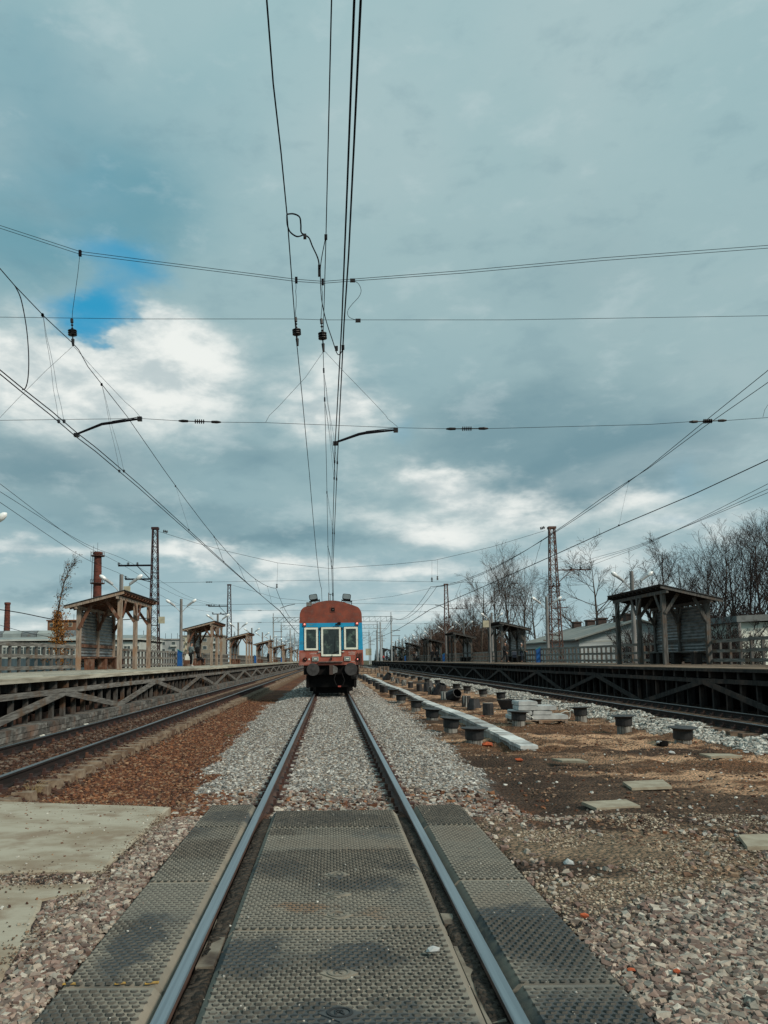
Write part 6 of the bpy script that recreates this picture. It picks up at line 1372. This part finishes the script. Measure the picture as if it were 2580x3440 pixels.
# ------------------------------------------------------------------ people
SKIN = mat('skin', L(.42,.24,.17), L(.38,.21,.15), .6)
def skinmesh(name, verts, edges, radii, mtl, parent, sub=1):
    me = bpy.data.meshes.new(name); me.from_pydata([tuple(v) for v in verts], edges, []); o = bpy.data.objects.new(name, me); col.objects.link(o)
    md = o.modifiers.new('skin', 'SKIN'); md.use_smooth_shade = True
    for i, r_ in enumerate(radii): me.skin_vertices[0].data[i].radius = (r_, r_) if not isinstance(r_, tuple) else r_
    me.skin_vertices[0].data[0].use_root = True
    sb_ = o.modifiers.new('sub', 'SUBSURF'); sb_.levels = sub; sb_.render_levels = sub
    dg = bpy.context.evaluated_depsgraph_get(); m2 = bpy.data.meshes.new_from_object(o.evaluated_get(dg)); m2.name = name; o.modifiers.clear(); o.data = m2; m2.materials.clear(); m2.materials.append(mtl)
    m2.polygons.foreach_set('use_smooth', [True]*len(m2.polygons)); o.parent = parent; return o
def person(loc, rz, label, H=1.75, pose='stand', top=L(.03,.03,.035), legs=L(.02,.02,.025), hair=L(.04,.03,.02), hat=None, shoes=L(.02,.02,.02), extra=None, step=.18, armb=.1, bag=None, stripe=False):
    P = empty('person', loc, rz, label, 'person', 'people waiting and walking on the platforms'); k = H/1.75; sit = pose == 'sit'
    hz = .93 if not sit else .50; v = lambda x, y, z: Vector((x, y, z))*k          # facing -Y
    hip = v(0, 0, hz); off = hz-.93
    neck = v(0, -.02, 1.46+off); head = v(0, -.05, 1.62+off); crown_ = v(0, -.03, 1.70+off); ch = v(0, 0, 1.28+off); sh = [v(s*.185, 0, 1.41+off) for s in (-1, 1)]
    J = {}
    for s, n_ in ((-1, 'l'), (1, 'r')):
        ph = s*step if pose == 'walk' else .02*s
        if sit: kn, an, to = v(s*.12, -.44, .50), v(s*.13, -.46, .09), v(s*.14, -.60, .04)
        else: kn, an = v(s*.10, -.05-ph*.7, .50), v(s*.11, -ph*1.3+ (.10 if ph < 0 and pose == 'walk' else 0), .09+(.05 if ph < 0 and pose == 'walk' else 0)); to = an+v(0, -.15, -.05)
        el_ = v(s*.24, .06-ph*armb*3, 1.13+off); ha = v(s*.23, -.08+ph*armb*6, .90+off)
        if pose == 'hold': el_, ha = v(s*.25, .02, 1.14+off), v(s*.08, -.27, 1.16+off)
        if pose == 'push': el_, ha = v(s*.24, -.06, 1.14), v(s*.20, -.40, 1.02)
        if sit: el_, ha = v(s*.24, -.08, 1.12+off), v(s*.12, -.32, .98+off)
        J[n_] = (v(s*.10, 0, hz-.02), kn, an, to, el_, ha)
    vs = [hip, ch, neck, head, crown_]; rd = [.125, .13, .055, .088, .07]; ed = [(0, 1), (1, 2), (2, 3), (3, 4)]
    vs.append(head+v(0, -.105, -.01)); rd.append(.012); ed.append((3, 5))            # nose
    for s in (-1, 1): vs.append(head+v(s*.095, .01, .0)); rd.append(.012); ed.append((3, len(vs)-1))   # ears
    for i, n_ in enumerate('lr'):
        h0, kn, an, to, el_, ha = J[n_]; b0 = len(vs); vs += [h0, kn, an, to]; rd += [.095, .062, .042, .03]; ed += [(0, b0), (b0, b0+1), (b0+1, b0+2), (b0+2, b0+3)]
        b0 = len(vs); dd = (ha-el_).normalized(); vs += [sh[i], el_, ha, ha+dd*.08*k]; rd += [.065, .045, .028, .034]; ed += [(1, b0), (b0, b0+1), (b0+1, b0+2), (b0+2, b0+3)]
        sd = dd.cross(Vector((1, 0, 0))).normalized()
        for f_ in range(4): vs += [ha+dd*.10*k+sd*(f_-1.5)*.022*k, ha+dd*(.165+.012*(f_ in (1, 2)))*k+sd*(f_-1.5)*.024*k+v(0, -.01, -.01)]; rd += [.010, .008]; ed += [(b0+3, len(vs)-2), (len(vs)-2, len(vs)-1)]
        vs += [ha+dd*.05*k-sd*.05*k]; rd += [.010]; ed += [(b0+2, len(vs)-1)]
    rd = [x*k for x in rd]; skinmesh('body', vs, ed, rd, SKIN, P)
    e = 1.28; off_ = .35
    # jacket
    vs = [hip+v(0, 0, -.04), hip+v(0, 0, .14), ch, neck+v(0, 0, -.03)]; rd = [.165, .155, .175, .075]; ed = [(0, 1), (1, 2), (2, 3)]
    for i, n_ in enumerate('lr'): b0 = len(vs); vs += [sh[i], J[n_][4], J[n_][5]]; rd += [.085, .066, .048]; ed += [(2, b0), (b0, b0+1), (b0+1, b0+2)]
    cl = mat('jacket_cloth', top, tuple(x*.6 for x in top[:3])+(1,), .9, (6, 6, 6)); skinmesh('jacket', vs, ed, [x*k for x in rd], cl, P)
    # trousers
    vs = [hip]; rd = [.14]; ed = []
    for n_ in 'lr': h0, kn, an = J[n_][:3]; b0 = len(vs); vs += [h0, kn, an+v(0, 0, .03)]; rd += [.11, .08, .062]; ed += [(0, b0), (b0, b0+1), (b0+1, b0+2)]
    skinmesh('trousers', vs, ed, [x*k for x in rd], mat('trouser_cloth', legs, None, .9), P)
    for n_ in 'lr':
        an, to = J[n_][2:4]; skinmesh('shoe', [an+v(0, .04, -.04), an+v(0, -.02, -.035), to+v(0, -.03, -.005)], [(0, 1), (1, 2)], [x*k for x in (.045, .05, .035)], mat('shoe', shoes, None, .6), P)
    if hat: skinmesh('hat', [head+v(0, .02, .05), crown_+v(0, 0, .03), crown_+v(0, 0, .11)], [(0, 1), (1, 2)], [x*k for x in (.112, .10, .045)], mat('knitted_hat', hat, None, .95), P)
    skinmesh('hair', [head+v(0, .045, .01), crown_+v(0, .02, .015)], [(0, 1)], [x*k for x in (.098, .082)], mat('hair', hair, None, .7), P)
    for s in (-1, 1): m = MB(); m.lathe([(.003, -.012), (.011, -.006), (.011, .004)], c=tuple(head+v(s*.033, -.083, .02)), n=8, axis='y'); m.build('eye', M['black'], P)
    m = MB(); q = head+v(0, -.088, -.055); m.box(q.x-.022, q.x+.022, q.y-.004, q.y+.01, q.z-.004, q.z+.004); m.build('mouth', mat('lips', L(.3,.1,.09)), P)
    if stripe:
        for n_, s in (('l', -1), ('r', 1)):
            h0, kn, an = J[n_][:3]; m = MB(); o1 = Vector((s*.09*k, 0, 0)); m.tube([h0+o1*1.25, kn+o1*.93, an+o1*.75], .014, 5); m.build('trouser_stripe', M['white'], P)
    return P
def along(o, p, q): pass
person((-10.55, 61.0-3.6+1.2, ZL), 2.4, 'person in a grey jacket with striped black trousers standing before the second left shelter', 1.78, 'hold', L(.16,.20,.20), L(.012,.012,.014), stripe=True, shoes=L(.5,.5,.5))
bp_ = at(677, 2181, Y=58.9); m = MB(); m.lathe([(.08, -.26), (.17, -.2), (.19, 0), (.17, .18), (.09, .26)], n=12); o = m.build('backpack', M['black'], smooth=True); o.location = (-10.12, 58.85, ZL+1.22); tag(o, 'black backpack on the back of the person with striped trousers', 'backpack')
person((-11.6, 67.9, ZL+.10), math.pi/2, 'person in dark clothes sitting inside the second left shelter', 1.7, 'sit', L(.02,.02,.022), L(.02,.02,.025))
m = MB(); m.prism([(-.20, 0), (.20, 0), (.23, .25), (.14, .44), (-.12, .46), (-.22, .22)], 'y', -.08, .08); o = m.build('carrier_bag', M['white']); o.location = (-11.1, 60.3, ZL+.48); tag(o, 'white carrier bag beside the person with striped trousers', 'bag')
m = MB(); m.box(-.3, .3, -.2, .2, 0, .47); o = m.build('wooden_crate', M['wood_brown']); o.location = (-11.1, 60.3, ZL); tag(o, 'low wooden box under the white carrier bag', 'box')
person((-9.6, 119, ZL), 1.2, 'black-clad person standing before the fourth left shelter', 1.8, 'hold', L(.012,.012,.014), L(.012,.012,.014))
person((15.9, 71.0, ZR), 1.1, 'dark person walking at the left front post of the second right shelter', 1.85, 'walk', L(.02,.02,.022), L(.02,.02,.022))
person((17.55, 71.6, ZR), 1.35, 'person in a white knitted hat pushing a pram by the second right shelter', 1.75, 'push', L(.085,.095,.085), L(.03,.04,.06), hat=L(.6,.52,.5))
o = empty('pram', (16.85, 71.4, ZR), 1.35, 'small dark pram pushed by the person in the white hat', 'pram'); o.rotation_euler = (0, 0, -1.75)
m = MB(); m.prism([(-.42, .45), (.38, .45), (.45, .70), (.25, .72), (.05, 1.0), (-.3, 1.02), (-.48, .75)], 'y', -.2, .2); m.build('hood_and_seat', mat('navy_pram_cloth', L(.02,.03,.05)), o)
for x in (-.3, .3):
    for s in (-1, 1): m = MB(); m.lathe([(.14, -.02), (.14, .02)], c=(x, s*.22, .14), n=14, axis='y'); m.build('wheel', M['black'], o)
m = MB(); m.tube([(-.3, .22, .14), (.3, .22, .5), (.75, .2, 1.02), (.75, -.2, 1.02), (.3, -.22, .5), (-.3, -.22, .14)], .014, 6); m.build('frame', M['concrete_pole'], o)
m = MB(); m.lathe([(.02, -.14), (.14, -.05), (.15, .05), (.03, .14)], n=10); q = m.build('blanket', mat('yellow_blanket', L(.5,.33,.12)), o, smooth=True); q.location = (-.15, -.05, .78)
def px(u, Yq): return at(u, 2215, Y=Yq).x
person((px(1452, 118), 118, ZR), 3.0, 'left one of two dark-clad people walking between the third and fourth right shelters', 1.85, 'walk', L(.012,.012,.014), L(.015,.015,.017))
person((px(1468, 118), 118, ZR), 3.1, 'right one of two dark-clad people walking between the third and fourth right shelters', 1.85, 'walk', L(.012,.012,.014), L(.015,.015,.017), step=-.18)
person((px(1391, 150), 150, ZR), .3, 'black-clad person standing at the fifth right shelter', 1.8, 'stand', L(.012,.012,.014), L(.012,.012,.014))
person((px(1398.5, 151), 151, ZR), .5, 'person in a pale grey coat next to the black-clad one at the fifth right shelter', 1.75, 'stand', L(.30,.30,.30), L(.03,.03,.035), hat=L(.5,.5,.5))
person((px(1331, 186), 186, ZR), .5, 'black figure standing left of the sixth right shelter', 1.8, 'stand', L(.01,.01,.012), L(.01,.01,.012))
person((px(1345, 196), 196.5, ZR+.1), -math.pi/2, 'dark person sitting in the sixth right shelter', 1.75, 'sit', L(.012,.012,.014), L(.012,.012,.014))
person((px(1288, 225), 225, ZR), 0, 'person in a bright red jacket before the farthest right shelter', 1.7, 'stand', L(.55,.05,.06), L(.02,.02,.025))
person((px(1298, 226), 226, ZR), 0, 'person in dark navy beside the one in the red jacket', 1.75, 'stand', L(.02,.025,.045), L(.02,.03,.06))
# red-white post foot and pigeons
m = MB(); m.lathe([(.17, 0), (.17, .7), (.16, .72)], n=12); o = m.build('red_sleeve', mat('faded_red_paint', L(.30,.05,.04))); o.location = (-12.75, 47, ZL+.001); tag(o, 'faded red band around the foot of the lamp pole behind the nearest left shelter', 'band')
for i, (u, v, x) in enumerate(((233, 2431, -6.95), (146, 2459, -6.95), (293, 2421, -6.95))):
    a = at(u, v, X=x); m = MB(); pv, pf = stone_proto(70+i); m.add([(p_[0]*.07, p_[1]*.05, p_[2]*.05) for p_ in pv*1.4], [tuple(f_) for f_ in pf]); o = m.build('litter', M['white']); o.location = (x, a.y, -.17); tag(o, 'white scrap of litter by the left platform footing, %s from the camera' % ORD[[1, 0, 2][i]], 'litter', 'white scraps beside the left track')

# dry grass at the end of the left track
GR = mat('dry_straw_grass', L(.34,.26,.13), L(.22,.15,.07), .9)
for i, (u, v, lab) in enumerate(((112, 2650, 'tuft of dry straw grass between the last sleeper ends of the left track'), (225, 2655, 'small tuft of dry grass on the brown ballast by the concrete slab'), (770, 2450, 'tiny green-brown weed in the rusty ballast left of the middle track'))):
    p = at(u, v, Z=-.2); p.z = gzf(p.x, p.y); r = random.Random(i); m = MB()
    for k in range(34):
        a = r.random()*6.28; b0 = Vector((math.cos(a), math.sin(a), 0))*r.random()*.10; d = Vector((math.cos(a)*r.uniform(.1, .9), math.sin(a)*r.uniform(.1, .9), 1)).normalized()*r.uniform(.08, .24)*(1 if i == 0 else .55)
        m.tube([b0, b0+d*.6, b0+d+Vector((d.x*.5, d.y*.5, -.03))], [.0035, .0025, .001], 3)
    o = m.build('grass_tuft', GR if i < 2 else mat('green_weed', L(.08,.12,.05))); o.location = p; tag(o, lab, 'grass')
